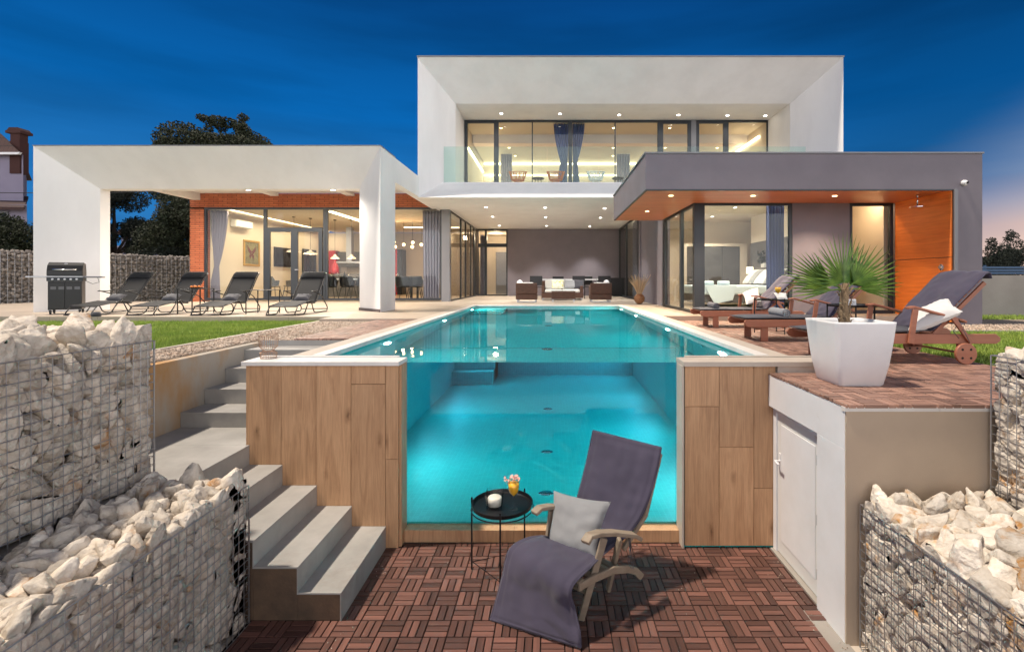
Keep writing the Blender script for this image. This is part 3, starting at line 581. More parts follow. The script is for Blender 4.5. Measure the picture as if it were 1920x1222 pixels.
b = MB(); b.tube(rpath([(1.888, 3.98, -.80), (1.84, 3.98, -.80), (1.838, 3.90, -.805)], .015), .008, 8); b.box(1.882, 1.889, 3.965, 3.995, -.90, -.74); b.build('handle', M['whitewall'], rb, smooth=False)
b = MB(); b.box(1.70, 1.86, 1.0, 3.33, PZ-.02, PZ-.005); b.box(1.85, 1.9, 3.05, 4.08, PZ-.02, PZ+.012); b.box(1.13, 1.85, 4.12, 4.17, PZ-.02, PZ+.004)
structure('concrete_footing', b, M['concwall'])

r_ = np.random.default_rng(77)
P_ = np.concatenate([area_pts(-1.3, 1.65, 2.4, 4.1, 70, PZ+.003, r_), np.stack([r_.uniform(1.66, 1.84, 90), r_.uniform(2.2, 4.05, 90), np.full(90, PZ+.002)], 1), np.stack([r_.normal(-1.33, .04, 40), r_.uniform(2.5, 4.0, 40), np.full(40, PZ+.003)], 1)])
P_ = P_[~((P_[:, 0] < -1.38) & (P_[:, 1] > 3.2))]
V_, F_ = scatter_rocks([ico(1)], P_, r_.uniform(.0015, .0045, (len(P_), 1))*r_.uniform(.6, 1.3, (len(P_), 3)), r_); quick_mesh('grit', V_, F_, M['pebble'], 'stuff')

for z in (-1.38, -1.0, -.58):
    b = MB(); b.tube([(1.872, 3.395, z-.035), (1.872, 3.395, z+.035)], .008, 8); b.build('hinge', M['alu'], rb)
q = MB(); q.box(-3.50, -2.364, 5.852, 5.864, -.107, -.043); q.build('riser', M['stonegrey'], st)
# ================================================================ villa
V = thing('villa', 'large modern white and mauve-grey villa with brick wing, wood soffit and glass walls', 'house', (0, 16, 0))
def vb(name, boxes, m, bevel=0, parent=None, **k):
    q = MB()
    for bx in boxes: q.box(*bx)
    return q.build(name, m, parent or V, bevel=bevel, **k)
def funnel(name, ox0, ox1, oz0, oz1, ix0, ix1, iz1, y0, y1, y2):
    q = MB(); O = [(ox0, oz0), (ox0, oz1), (ox1, oz1), (ox1, oz0)]; I = [(ix0, oz0), (ix0, iz1), (ix1, iz1), (ix1, oz0)]
    P = [(x, y0, z) for x, z in O]+[(x, y1, z) for x, z in I]+[(x, y2, z) for x, z in I]+[(x, y2, z) for x, z in O]
    Fs = []
    for a, b_ in ((0, 4), (4, 8), (8, 12), (12, 0)):
        for k in range(3): Fs.append((a+k, a+k+1, b_+k+1, b_+k))
    Fs += [(0, 4, 8, 12), (3, 7, 11, 15)]
    q.add(P, Fs); return q.build(name, M['white'], V)
funnel('carport_frame', -11.13, -3.67, -.11, 3.57, -10.39, -4.41, 2.79, 10.4, 11.15, 11.40)
vb('carport_beam', [(-3.86, -3.672, 11.402, 15.68, 3.0, 3.568)], M['white'])
vb('carport_beam', [(-11.62, -11.37, 11.402, 15.68, 3.29, 3.568)], M['white'])
for x in (-8.83, -6.37): vb('carport_beam', [(x-.25, x, 11.402, 15.68, 3.42, 3.50)], M['white'])
vb('carport_roof', [(-11.36, -3.87, 11.402, 15.68, 3.505, 3.56)], M['whitewall'])
vb('roof_flashing', [(-11.14, -3.66, 10.39, 11.41, 3.571, 3.59)], M['greylt'])
q = MB(); q.add([(-3.668, 10.395, -.10), (-4.412, 11.145, -.10), (-4.412, 11.16, -.10), (-3.655, 10.40, -.10)], [(0, 1, 2, 3)])
q = MB(); q.prism([(-3.668, 10.392), (-4.418, 11.142), (-4.424, 11.132), (-3.678, 10.386)], 'z', -.11, .06); q.build('skirting', M['skirt'], V)
# brick wing
vb('brick_wall', [(-11.72, -11.27, 15.7, 16.0, -.1, 3.0), (-11.72, -3.30, 15.7, 16.0, 3.06, 3.50)], M['brick'])
FD = .06
def fr(x0, x1, y0, y1, z0, z1, name='window_frame', parent=None): return vb(name, [(x0, x1, y0, y1, z0, z1)], M['frame'], parent=parent)
def wpx(x, D): return (x-VX)*D/F
def zpx(y, D): return CZ-(y-VY)*D/F
def window(x0, x1, z0, z1, Y, xs=(), w=.06, plane='y', hz=(), d=.07, inset=.0, ww=None):
    """one glazed bay: frame mesh, panes as its sub-parts; xs = mullion centres, (x, halfwidth)"""
    q = MB(); T = (lambda a, b, c, e, f, g: (a, b, c, e, f, g)) if plane == 'y' else (lambda a, b, c, e, f, g: (c, e, a, b, f, g))
    q.box(*T(x0, x1, Y, Y+d, z1-w, z1)); q.box(*T(x0, x1, Y, Y+d, z0, z0+w)); q.box(*T(x0, x0+w, Y, Y+d, z0+w, z1-w)); q.box(*T(x1-w, x1, Y, Y+d, z0+w, z1-w))
    for c, h in xs: q.box(*T(c-h, c+h, Y-.002, Y+d+.002, z0+w, z1-w))
    for a, b_, zc, h in hz: q.box(*T(a, b_, Y+.001, Y+d-.001, zc-h, zc+h))
    o = q.build('window', M['frame'], V)
    edges = [x0+w]+sum([[c-h, c+h] for c, h in xs], [])+[x1-w]
    for k in range(0, len(edges), 2):
        p = MB(); p.box(*T(edges[k]-.004, edges[k+1]+.004, Y+d*.4, Y+d*.4+.012, z0+w-.004, z1-w+.004))
        pn = p.build('pane', M['glass'], o); 
    return o
D = 15.7
window(wpx(382, D), wpx(600, D)+.16, .04, 3.06, 15.72, [(wpx(496, D), .05)], .07)
# double door between the two wide panes
xa, xb = wpx(499, D), wpx(604, D)
vb('door', [(xa, xb, 15.70, 15.76, 2.26, 2.40), (xa, xa+.12, 15.70, 15.76, .04, 2.26), (xb-.12, xb, 15.70, 15.76, .04, 2.26), ((xa+xb)/2-.11, (xa+xb)/2+.11, 15.70, 15.76, .04, 2.26), (xa+.12, xb-.12, 15.70, 15.76, .04, .17)], M['frame'])
vb('door_handle', [((xa+xb)/2+.04, (xa+xb)/2+.16, 15.66, 15.69, 1.02, 1.045)], M['alu'])
window(wpx(604, D)+.1, wpx(829, D), .04, 3.06, 15.72, [(wpx(690, D), .04)], .07)
vb('corner_post', [(-3.55, -3.29, 15.69, 15.9, -.02, 2.978)], M['greylt'])
window(15.9, 21.52, .0, 2.978, -3.34, [(17.76, .05), (18.77, .05), (19.95, .025), (20.9, .10)], .05, 'x', d=.05)
D = 21.6
window(-3.29, -1.935, .0, 2.975, 21.58, [(wpx(911, D), .05)], .06, hz=[(-3.23, -1.99, wz(0)*0+zpx(460, D), .08)])
vb('back_wall', [(-1.93, 3.30, 21.55, 21.85, 0, 2.978)], M['grey'])
# upper storey: white splayed box
q = MB(); A = (-3.69, 8.10); zb, zt = 2.98, 6.86; y0 = 13.4; ix = (-2.94, 7.36); y1 = 14.9; zi = 6.12; lz = 3.58; ly = 14.37; lx = (-3.205, 7.615); Yb = 22.6
P = [(A[0], y0, zb), (A[0], y0, zt), (A[1], y0, zt), (A[1], y0, zb),      # 0-3 outer
     (ix[0], y1, lz), (ix[0], y1, zi), (ix[1], y1, zi), (ix[1], y1, lz),    # 4-7 inner
     (lx[0], ly, lz), (lx[1], ly, lz),                                       # 8-9 lip
     (ix[0], 16.4, lz), (ix[0], 16.4, zi), (ix[1], 16.4, zi), (ix[1], 16.4, lz),  # 10-13 window plane
     (A[0], Yb, zb), (A[0], Yb, zt), (A[1], Yb, zt), (A[1], Yb, zb)]          # 14-17 back
q.add(P, [(0, 1, 5, 4, 8), (1, 2, 6, 5), (2, 3, 9, 7, 6), (0, 8, 9, 3), (8, 4, 10, 13, 7, 9), (4, 5, 11, 10), (5, 6, 12, 11), (6, 7, 13, 12), (0, 14, 15, 1), (1, 15, 16, 2), (2, 16, 17, 3), (14, 17, 16, 15)])
q.add([(A[0], y0, zb), (A[1], y0, zb), (A[1], Yb, zb), (A[0], Yb, zb)], [(0, 1, 2, 3)])
q.build('upper_storey', M['white'], V, fixn=False)
vb('roof_flashing', [(-3.71, 8.12, 13.38, 13.6, 6.862, 6.90)], M['greylt'])
# upper windows
D = 16.4; ux = lambda x: wpx(x, D)
window(ux(871), ux(931.5), 3.585, 6.115, 16.40, [], .10); window(ux(931.5), ux(1069), 3.585, 6.115, 16.41, [(ux(998), .018)], .06)
window(ux(1069), ux(1237), 3.585, 6.115, 16.41, [(ux(1153.5), .018)], .07); window(ux(1237), ux(1296), 3.585, 6.115, 16.40, [], .12)
vb('window_pier', [(ux(1296), ux(1305), 16.38, 16.6, 3.582, 6.118)], M['greylt'])
window(ux(1305), ux(1362.5), 3.585, 6.115, 16.40, [], .11); window(ux(1362.5), ux(1442), 3.585, 6.115, 16.41, [], .07)
# interior of the upper storey
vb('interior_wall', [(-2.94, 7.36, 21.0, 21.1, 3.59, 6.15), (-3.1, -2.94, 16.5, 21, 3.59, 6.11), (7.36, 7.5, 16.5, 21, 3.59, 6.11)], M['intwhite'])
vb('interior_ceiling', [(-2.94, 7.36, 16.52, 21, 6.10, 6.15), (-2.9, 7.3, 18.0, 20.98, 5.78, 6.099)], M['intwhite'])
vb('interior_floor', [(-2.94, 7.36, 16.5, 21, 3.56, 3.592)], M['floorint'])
# glass balcony railing
rl = vb('balcony_railing', [(-3.2, 7.6, 14.385, 14.41, 3.582, 3.60)], M['alu'])
xs = np.linspace(-3.19, 7.58, 8)
for k in range(7): q = MB(); q.box(xs[k]+.004, xs[k+1]-.004, 14.39, 14.402, 3.59, 4.66); q.build('glass_panel', M['railglass'], rl)
# right wing
q = MB(); q.prism([(1.66, 8.5), (7.58, 8.5), (7.58, 9.93), (2.93, 9.93), (2.93, 12.8), (1.66, 12.8)], 'z', 2.285, 2.905); q.build('canopy', M['grey'], V)
q = MB(); q.prism([(1.66-.02, 8.48), (7.60, 8.48), (7.60, 9.98), (2.93, 9.98), (2.93, 12.82), (1.64, 12.82)], 'z', 2.906, 2.935); q.build('roof_flashing', M['greylt'], V)
q = MB(); q.prism([(1.66, 8.5), (7.1, 8.5), (7.1, 8.54), (1.70, 8.54), (1.70, 12.8), (1.66, 12.8)], 'z', 2.262, 2.284); q.build('drip_edge', M['frame'], V)
q = MB()
for k in range(3): q.prism([(1.703, 8.543+k*.46), (7.07, 8.543+k*.46), (7.07, 8.543+k*.46+.457), (1.703, 8.543+k*.46+.457)], 'z', 2.268, 2.283)
for k in range(5): q.prism([(1.703, 9.925+k*.575), (2.925, 9.925+k*.575), (2.925, 10.497+k*.575), (1.703, 10.497+k*.575)], 'z', 2.268, 2.283)
q.build('wood_soffit', M['soffitwood'], V)
vb('wing_wall', [(7.10, 7.58, 8.5, 8.9, -.11, 2.284), (7.10, 7.58, 8.9, 16, -.11, 2.90), (wpx(1485, 9.95), wpx(1592, 9.95), 9.93, 10.1, 0, 2.284), (2.97, 3.15, 12.8, 16.4, 0, 2.979), (2.93, 7.1, 15.9, 16.1, 0, 2.9)], M['grey'])
vb('wing_jamb', [(7.075, 7.13, 8.47, 8.4995, -.10, 2.284)], M['greylt'])
vb('wing_roof', [(2.935, 7.10, 9.985, 16, 2.62, 2.90), (2.94, 7.09, 9.935, 10.05, 2.285, 2.62), (2.94, 3.05, 10.05, 12.8, 2.285, 2.62)], M['greylt'])
for z0, z1 in ((-.05, 1.09), (1.10, 2.27)):
    vb('orange_panel', [(7.045, 7.07, 8.52, 9.90, z0, z1)], M['orange'])
D = 9.95
window(3.10, wpx(1485, D), .0, 2.284, 9.94, [], .06); window(wpx(1592, D), 7.045, .0, 2.284, 9.95, [], .07)
vb('corner_post', [(2.94, 3.10, 9.92, 10.02, 0, 2.284)], M['frame'])
window(10.02, 12.78, .0, 2.284, 2.95, [(11.04, .06), (12.6, .08)], .06, 'x')
window(16.42, 21.5, .0, 2.975, 3.02, [(16.85, .10), (19.5, .05)], .06, 'x')
# shower
sh = thing('outdoor_shower', 'chrome rain shower hanging from the wooden soffit', 'shower', (6.82, 9.0, 2.27))
q = MB(); q.tube([(6.82, 9.0, 2.268), (6.82, 9.0, 2.06)], .014, 10); q.lathe([(0, .0), (.03, 0), (.03, .012), (0, .012)], (6.82, 9.0, 2.254), 16); q.build('arm', M['chrome'], sh, smooth=True)
q = MB(); q.lathe([(0, .02), (.02, .02), (.13, .008), (.13, 0), (0, 0)], (6.82, 9.0, 2.04), 28); q.build('shower_head', M['chrome'], sh)
q = MB(); q.lathe([(0, 0), (.055, 0), (.055, .01), (.02, .014), (.018, .05), (0, .052)], n=20); q.xf(Matrix.Translation((7.044, 8.72, .92)) @ Matrix.Rotation(R(-90), 4, 'Y')); o = q.build('shower_valve', M['chrome']); tag(o, 'round chrome shower valve on the orange wood panel', 'valve')
sc = thing('security_camera', 'small white dome security camera high on the grey wall', 'security camera', (7.245, 8.48, 2.39))
q = MB(); q.lathe([(0, 0), (.05, 0), (.052, .02), (.045, .05), (.02, .075), (0, .08)], n=20); q.xf(Matrix.Translation((7.245, 8.499, 2.39)) @ Matrix.Rotation(R(90), 4, 'X')); q.build('housing', M['potwhite'], sc, smooth=True)
q = MB(); q.lathe([(0, 0), (.022, 0), (.018, .016), (0, .02)], n=16); q.xf(Matrix.Translation((7.255, 8.425, 2.385)) @ Matrix.Rotation(R(90), 4, 'X')); q.build('lens', M['blackm'], sc, smooth=True)

# interior shell of the left room
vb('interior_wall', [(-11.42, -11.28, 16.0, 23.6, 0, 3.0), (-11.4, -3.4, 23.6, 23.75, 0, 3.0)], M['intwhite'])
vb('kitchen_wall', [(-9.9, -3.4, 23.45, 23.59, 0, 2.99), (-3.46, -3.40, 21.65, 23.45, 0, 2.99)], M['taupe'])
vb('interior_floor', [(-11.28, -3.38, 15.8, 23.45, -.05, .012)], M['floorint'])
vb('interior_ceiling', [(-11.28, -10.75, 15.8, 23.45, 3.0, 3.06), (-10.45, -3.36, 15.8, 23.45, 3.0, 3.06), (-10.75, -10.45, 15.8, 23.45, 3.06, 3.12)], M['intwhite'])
# right bedroom shell
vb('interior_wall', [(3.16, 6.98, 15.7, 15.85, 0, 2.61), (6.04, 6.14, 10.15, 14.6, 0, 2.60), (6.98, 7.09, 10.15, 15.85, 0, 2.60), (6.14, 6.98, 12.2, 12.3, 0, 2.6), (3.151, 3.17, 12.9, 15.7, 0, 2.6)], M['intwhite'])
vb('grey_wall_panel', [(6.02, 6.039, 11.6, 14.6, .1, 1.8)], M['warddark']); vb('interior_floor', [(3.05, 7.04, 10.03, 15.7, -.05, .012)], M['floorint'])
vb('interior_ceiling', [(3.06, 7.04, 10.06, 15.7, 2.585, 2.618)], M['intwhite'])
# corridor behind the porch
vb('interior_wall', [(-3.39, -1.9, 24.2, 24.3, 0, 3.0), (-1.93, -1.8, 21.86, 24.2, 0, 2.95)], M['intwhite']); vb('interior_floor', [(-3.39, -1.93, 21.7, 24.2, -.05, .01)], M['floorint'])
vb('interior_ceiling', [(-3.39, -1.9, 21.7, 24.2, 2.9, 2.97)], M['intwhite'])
vb('inner_door', [(-2.75, -2.2, 24.14, 24.19, 0, 2.1)], M['greylt'])
# right corridor behind glass
vb('interior_wall', [(4.3, 4.42, 16.2, 21.9, 0, 2.97), (3.31, 4.3, 21.55, 21.7, 0, 2.97), (3.16, 4.3, 16.2, 16.38, 0, 2.97)], M['taupe']); vb('curtain_panel', [(3.14, 3.2, 17.1, 18.6, .02, 2.9)], M['curt']); vb('interior_floor', [(3.09, 4.3, 16.4, 21.5, -.05, .01)], M['floorint'])

# ================================================================ lamps
def lamp(kind, loc, energy, color=(1, .9, .78), direction=(0, 0, -1), size=.05, spot=110, name='lamp_light', sy=None):
    L_ = bpy.data.lights.new(name, kind); L_.energy = energy*({'SPOT': 1.7, 'POINT': 1.3, 'AREA': .8}[kind]); L_.color = color
    if kind == 'SPOT': L_.spot_size = R(spot); L_.spot_blend = .6; L_.shadow_soft_size = size
    elif kind == 'POINT': L_.shadow_soft_size = size
    else:
        L_.shape = 'RECTANGLE'; L_.size = size; L_.size_y = sy or size
    o = bpy.data.objects.new(name, L_); COL.objects.link(o); o.location = loc; o.rotation_euler = Vector(direction).to_track_quat('-Z', 'Y').to_euler(); return o
def downlight(x, y, z, e=14, color=(1, .9, .78), r=.05, spot=140, m='e_down'):
    q = MB(); q.lathe([(0, 0), (r, 0)], (x, y, z-.006), 16)
    q.build('downlight', M[m], V, fixn=False)
    q = MB(); q.lathe([(r, -.008), (r+.018, -.008), (r+.02, -.001)], (x, y, z), 16, cap=False); q.build('downlight_ring', M['alu'], V)
    if e: lamp('SPOT', (x, y, z-.03), e, color, size=.04, spot=spot)
def dpx(x, y, zc, **k):
    D_ = (zc-CZ)*F/(VY-y); downlight((x-VX)*D_/F, D_, zc, **k)
for x, y in ((940, 213), (1050, 213.5), (1161, 215.5), (1272, 215.8), (1364, 216.6), (1435, 217)): dpx(x, y, 6.12, e=7 if x < 1400 else 0)
for x, y in ((911.3, 388.3), (1022, 389.2), (1133.4, 390.4), (923.7, 406.2), (1023, 407.2), (1126, 408), (936.4, 422.8), (1024.4, 423.5), (1105.8, 424.4)): dpx(x, y, 2.979, e=95, spot=84, color=(1, .97, .93))
for x, y in ((1258, 366.6), (1213.6, 396), (1412, 366.8), (1565, 367.3)): dpx(x, y, 2.266, e=60, spot=120, color=(1, .78, .55), m='e_warm', r=.045)
for x in (-7.05, -5.08): downlight(x, 11.28, 2.79, e=60, spot=160); downlight(x, 13.6, 3.50, e=110, spot=170); downlight(x-3.3, 13.6, 3.50, e=110, spot=170)  # roof downlights further back are added, unseen lamps that wash the brick
for x in (-1.8, .2, 2.2, 4.2, 6.2):
    for y, z in ((17.2, 6.10), (18.6, 5.78), (19.8, 5.78)): downlight(x+.12*(y-17), y, z, e=13 if y != 19.8 else 7, color=(1, .76, .50), m='e_warm')
for x, y in ((3.7, 10.8), (4.7, 10.8), (3.7, 12.6), (4.8, 12.6), (3.7, 14.4), (4.8, 14.4)): downlight(x, y, 2.585, e=42, color=(1, .86, .68), r=.04)
def cove(name, x0, x1, y0, y1, z0, z1, e, d, color=(1, .80, .52)):
    vb(name, [(x0, x1, y0, y1, z0, z1)], M['e_cove'])
    sx_, sy_ = x1-x0, y1-y0; L_ = max(sx_, sy_)
    o = lamp('AREA', ((x0+x1)/2+d[0]*.06, (y0+y1)/2+d[1]*.06, (z0+z1)/2+d[2]*.06), e, color, d, size=.08, sy=L_)
    # long side along the strip
    up = Vector((1, 0, 0)) if sx_ > sy_ else Vector((0, 1, 0)); dv = Vector(d).normalized(); z_ = -dv; y_ = up; x_ = y_.cross(z_).normalized(); y_ = z_.cross(x_)
    o.rotation_euler = Matrix((x_, y_, z_)).transposed().to_euler(); return o
cove('cove_strip', -10.70, -10.55, 16.0, 23.2, 3.035, 3.05, 66, (.1, 0, -1))
cove('cove_strip', -7.50, -7.30, 16.2, 19.4, 2.985, 2.999, 42, (0, 0, -1))
cove('cove_strip', -6.4, -4.0, 21.0, 21.2, 2.985, 2.999, 60, (0, 0, -1), (1, .62, .35))
cove('cove_strip', -2.9, 7.3, 20.93, 20.98, 5.70, 5.76, 26, (0, -.8, -.6))
cove('cove_strip', -2.9, 7.3, 20.93, 20.98, 5.22, 5.26, 18, (0, -.6, -.8))
cove('cove_strip', -2.93, -2.88, 17.0, 20.8, 5.3, 5.36, 25, (1, 0, -.6))
cove('cove_strip', 7.28, 7.34, 17.0, 20.8, 5.7, 5.76, 25, (-1, 0, -.6))
cove('cove_strip', 3.2, 5.4, 10.12, 10.17, 2.54, 2.58, 25, (0, .5, -1))
cove('cove_strip', 6.2, 6.9, 10.20, 10.25, 2.54, 2.58, 14, (0, .5, -1), (1, .68, .40))
lamp('POINT', (-2.6, 22.8, 2.7), 25, (1, .75, .5), size=.1); lamp('POINT', (3.7, 19, 2.7), 14, (1, .8, .55), size=.1)
# ================================================================ gabions
T4 = [rock_template(100+i, 4, 11, .04) for i in range(16)]
T3 = [rock_template(200+i, 3, 10, .04) for i in range(12)]
T2 = [rock_template(300+i, 2, 11, .04) for i in range(8)]
def wire_panel(mb, o, u, v, lu, lv, cell, r=.0023):
    o, u, v = Vector(o), Vector(u), Vector(v); nu, nv = int(round(lu/cell)), int(round(lv/cell)); rr = random.Random(int(lu*1000)); nrm = u.cross(v)
    def wob(p, s): return p+nrm*(.007*mnoise.noise(p*2.1))+v*(.004*mnoise.noise(p*1.7+Vector((9, 1, 1))))
    for i in range(nu+1): mb.tube([wob(o+u*(lu*i/nu)+v*(lv*t/6), 0) for t in range(7)], r, 5)
    for j in range(nv+1): mb.tube([wob(o+u*(lu*t/8)+v*(lv*j/nv), 0)+nrm*.0035 for t in range(9)], r, 5)
    return mb
def gabion(label, x0, x1, y0, y1, z0, z1, side, m, big, small, seed, mound=.05):
    G = thing('stone_gabion', label, 'gabion', ((x0+x1)/2, (y0+y1)/2, z0), group='stone filled gabion baskets')
    r = np.random.default_rng(seed); xf = x1 if side > 0 else x0; stones = []
    sp = big*1.32
    # side layers
    for layer, off in ((0, .62), (1, 1.5), (2, 2.5)):
        nz_, ny_ = int(math.ceil((z1-z0)/(sp*.82))), int(math.ceil((y1-y0)/sp))
        for a in range(nz_+1):
            for c in range(ny_+1):
                s = big*r.uniform(.8, 1.3); p = np.array([xf-side*(big*off), y0+(c+.5*(a % 2))*sp+r.uniform(-.25, .25)*sp, z0+big*.5+a*sp*.82+r.uniform(-.2, .2)*sp])
                if p[2] < z1-big*.2 and p[1] < y1: stones.append((p, s))
    # far end layer
    for a in range(int((z1-z0)/(sp*.82))+1):
        for c in range(int((x1-x0)/sp)+1):
            p = np.array([x0+big*.7+c*sp+r.uniform(-.2, .2)*sp, y1-big*.7, z0+big*.5+a*sp*.82+r.uniform(-.2, .2)*sp]); stones.append((p, big*r.uniform(.8, 1.2)))
    # top layers
    sp2 = small*1.45
    for lay, zo in ((0, -.6), (1, -.02)):
        for a in range(int((x1-x0)/sp2)+1):
            for c in range(int((y1-y0)/sp2)+1):
                p = np.array([x0+small*.6+a*sp2+r.uniform(-.35, .35)*sp2, y0+c*sp2+r.uniform(-.35, .35)*sp2, z1+small*zo+r.uniform(-.25, .3)*small])
                if p[1] > y1-small*.5 or p[0] > x1-small*.35: continue
                e = min(p[0]-x0, x1-p[0], y1-p[1]); p[2] += mound*min(1, e/.2)
                stones.append((p, small*r.uniform(.75, 1.35)))
    nface = int((y1-y0)*(z1-z0)*190)
    for _ in range(nface):   # chips in the gaps
        stones.append((np.array([xf-side*r.uniform(.035, .11), r.uniform(y0, y1-.02), r.uniform(z0+.02, z1)]), r.uniform(.028, .050)))
    for _ in range(int((x1-x0)*(z1-z0)*190)):
        stones.append((np.array([r.uniform(x0+.02, x1-.02), y1-r.uniform(.035, .11), r.uniform(z0+.02, z1)]), r.uniform(.028, .050)))
    def clip(A):
        e = r.uniform(.003, .022, 4); A[:, 0] = np.clip(A[:, 0], x0+e[0], x1-e[1]); A[:, 1] = np.minimum(A[:, 1], y1-e[2]); A[:, 2] = np.maximum(A[:, 2], z0+e[3]); return A
    def score(p, s):
        if p[1] < .25: return -1
        sx_, sy_ = VX+p[0]*F/p[1], VY-(p[2]-CZ)*F/p[1]
        if not (-60 < sx_ < 1980 and -60 < sy_ < 1280): return -1
        d = abs(p[0]-xf) < big*1.2 or p[2] > z1-small
        return (s/p[1]) if d else s/p[1]*.1
    order = sorted(range(len(stones)), key=lambda i: -score(*stones[i])); rest = []
    for k, i in enumerate(order):
        p, s = stones[i]; ax = np.array([1.45, 1.0, .68])*s*r.uniform(.85, 1.15, 3)
        if k < 100 and score(p, s) > 0:
            Vt, Ft = T4[r.integers(len(T4))]; A = clip((Vt*ax)@rotm(r).T+p); quick_mesh('stone', A-np.array(G.location), Ft, m, parent=G)
        else: rest.append((p, ax))
    Vs = []; Fs = []; n = 0
    for p, ax in rest:
        Vt, Ft = (T3 if p[1] > y1-1.2 else T2)[r.integers(8)]; A = clip((Vt*ax)@rotm(r).T+p)-np.array(G.location); Vs.append(A); Fs.append(Ft+n); n += len(A)
    quick_mesh('stone_fill', np.concatenate(Vs), np.concatenate(Fs), m, 'stuff', G)
    q = MB(); q.box(x0+big*1.9, x1-big*1.9, y0+.05, y1-big*1.5, z0+.002, z1-small*1.2); q.build('rubble_core', M['rockfar'], G)
    q = MB(); c = .055
    wire_panel(q, (xf+side*.004, y0, z0), (0, 1, 0), (0, 0, 1), y1-y0, z1-z0, c)
    wire_panel(q, (x0, y1, z0), (1, 0, 0), (0, 0, 1), x1-x0, z1-z0, c)
    xo = x0 if side > 0 else x1
    q.tube([(xo, y0, z1), (xo, y1, z1)], .003, 5); q.tube([(xf, y0, z1), (xf, y1, z1)], .0032, 5); q.tube([(xf, y1, z0), (xf, y1, z1)], .0035, 5); q.tube([(xo, y1, z0), (xo, y1, z1)], .003, 5); q.tube([(x0, y1, z1), (x1, y1, z1)], .003, 5)
    q.build('wire_mesh', M['steel'], G, fixn=False)
    return G
gabion('lower gabion basket of cream rubble left of the steps', -2.66, -2.00, .5, 3.20, PZ, -.672, 1, M['rock'], .098, .066, 11, .03)
gabion('upper gabion basket of big pale boulders, beside the lawn', -3.50, -2.685, .5, 3.27, -.668, .275, 1, M['rock'], .105, .10, 12, .03)
gabion('lower gabion of white and ochre rocks in front of the tan wall', 1.91, 2.68, .5, 2.985, PZ, -.70, -1, M['rockw'], .088, .088, 13, .05)
gabion('upper gabion of white rocks beside the right deck corner', 2.72, 3.55, .5, 2.99, -.695, .22, -1, M['rockw'], .085, .09, 14, .04)
g = MB(); g.box(-3.6, -2.7, .3, 3.27, PZ-.02, -.67); g.box(-3.66, -3.52, -3, 3.27, PZ-.02, -.118)
o = g.build('gabion_footing', M['concwall']); tag(o, 'concrete base behind the lower left gabion', 'footing')
g = MB(); g.box(2.72, 3.58, .3, 2.99, PZ-.02, -.70); o = g.build('gabion_footing', M['concwall']); tag(o, 'concrete base behind the lower right gabion', 'footing')
# far gabion wall behind the lawn
GW = thing('gabion_wall', 'long grey stone gabion wall behind the lawn on the left', 'gabion wall', (-17.5, 13.3, -.1), rz=0)
a0, a1 = Vector((-18.6, 11.6, 0)), Vector((-13.0, 20.9, 0)); dirv = (a1-a0).normalized(); nv = Vector((dirv.y, -dirv.x, 0)); Lw = (a1-a0).length
r = np.random.default_rng(5); pts = []; szs = []
for i in range(int(Lw/.115)):
    for k in range(14):
        u = i*.115+r.uniform(-.03, .03); z = -.04+k*.115+r.uniform(-.03, .03); p = a0+dirv*u-nv*.08; pts.append((p.x, p.y, z)); szs.append(np.array([.09, .075, .06])*r.uniform(.75, 1.2))
    for k in range(3):
        p = a0+dirv*(i*.115)-nv*(.15+.12*k); pts.append((p.x, p.y, 1.56+r.uniform(-.02, .03))); szs.append(np.array([.09, .075, .06])*r.uniform(.75, 1.2))
V_, F_ = scatter_rocks(T1, np.array(pts), szs, r); quick_mesh('stone_fill', V_-np.array(GW.location), F_, M['rockfar'], 'stuff', GW)
q = MB(); q.prism([tuple((a0-nv*.14)[:2]), tuple((a1-nv*.14)[:2]), tuple((a1-nv*.5)[:2]), tuple((a0-nv*.5)[:2])], 'z', -.1, 1.52); q.build('rubble_core', M['rockfar'], GW)
q = MB(); wire_panel(q, a0+Vector((0, 0, -.1)), dirv, (0, 0, 1), Lw, 1.66, .15, .005); q.build('wire_mesh', M['steel'], GW, fixn=False)

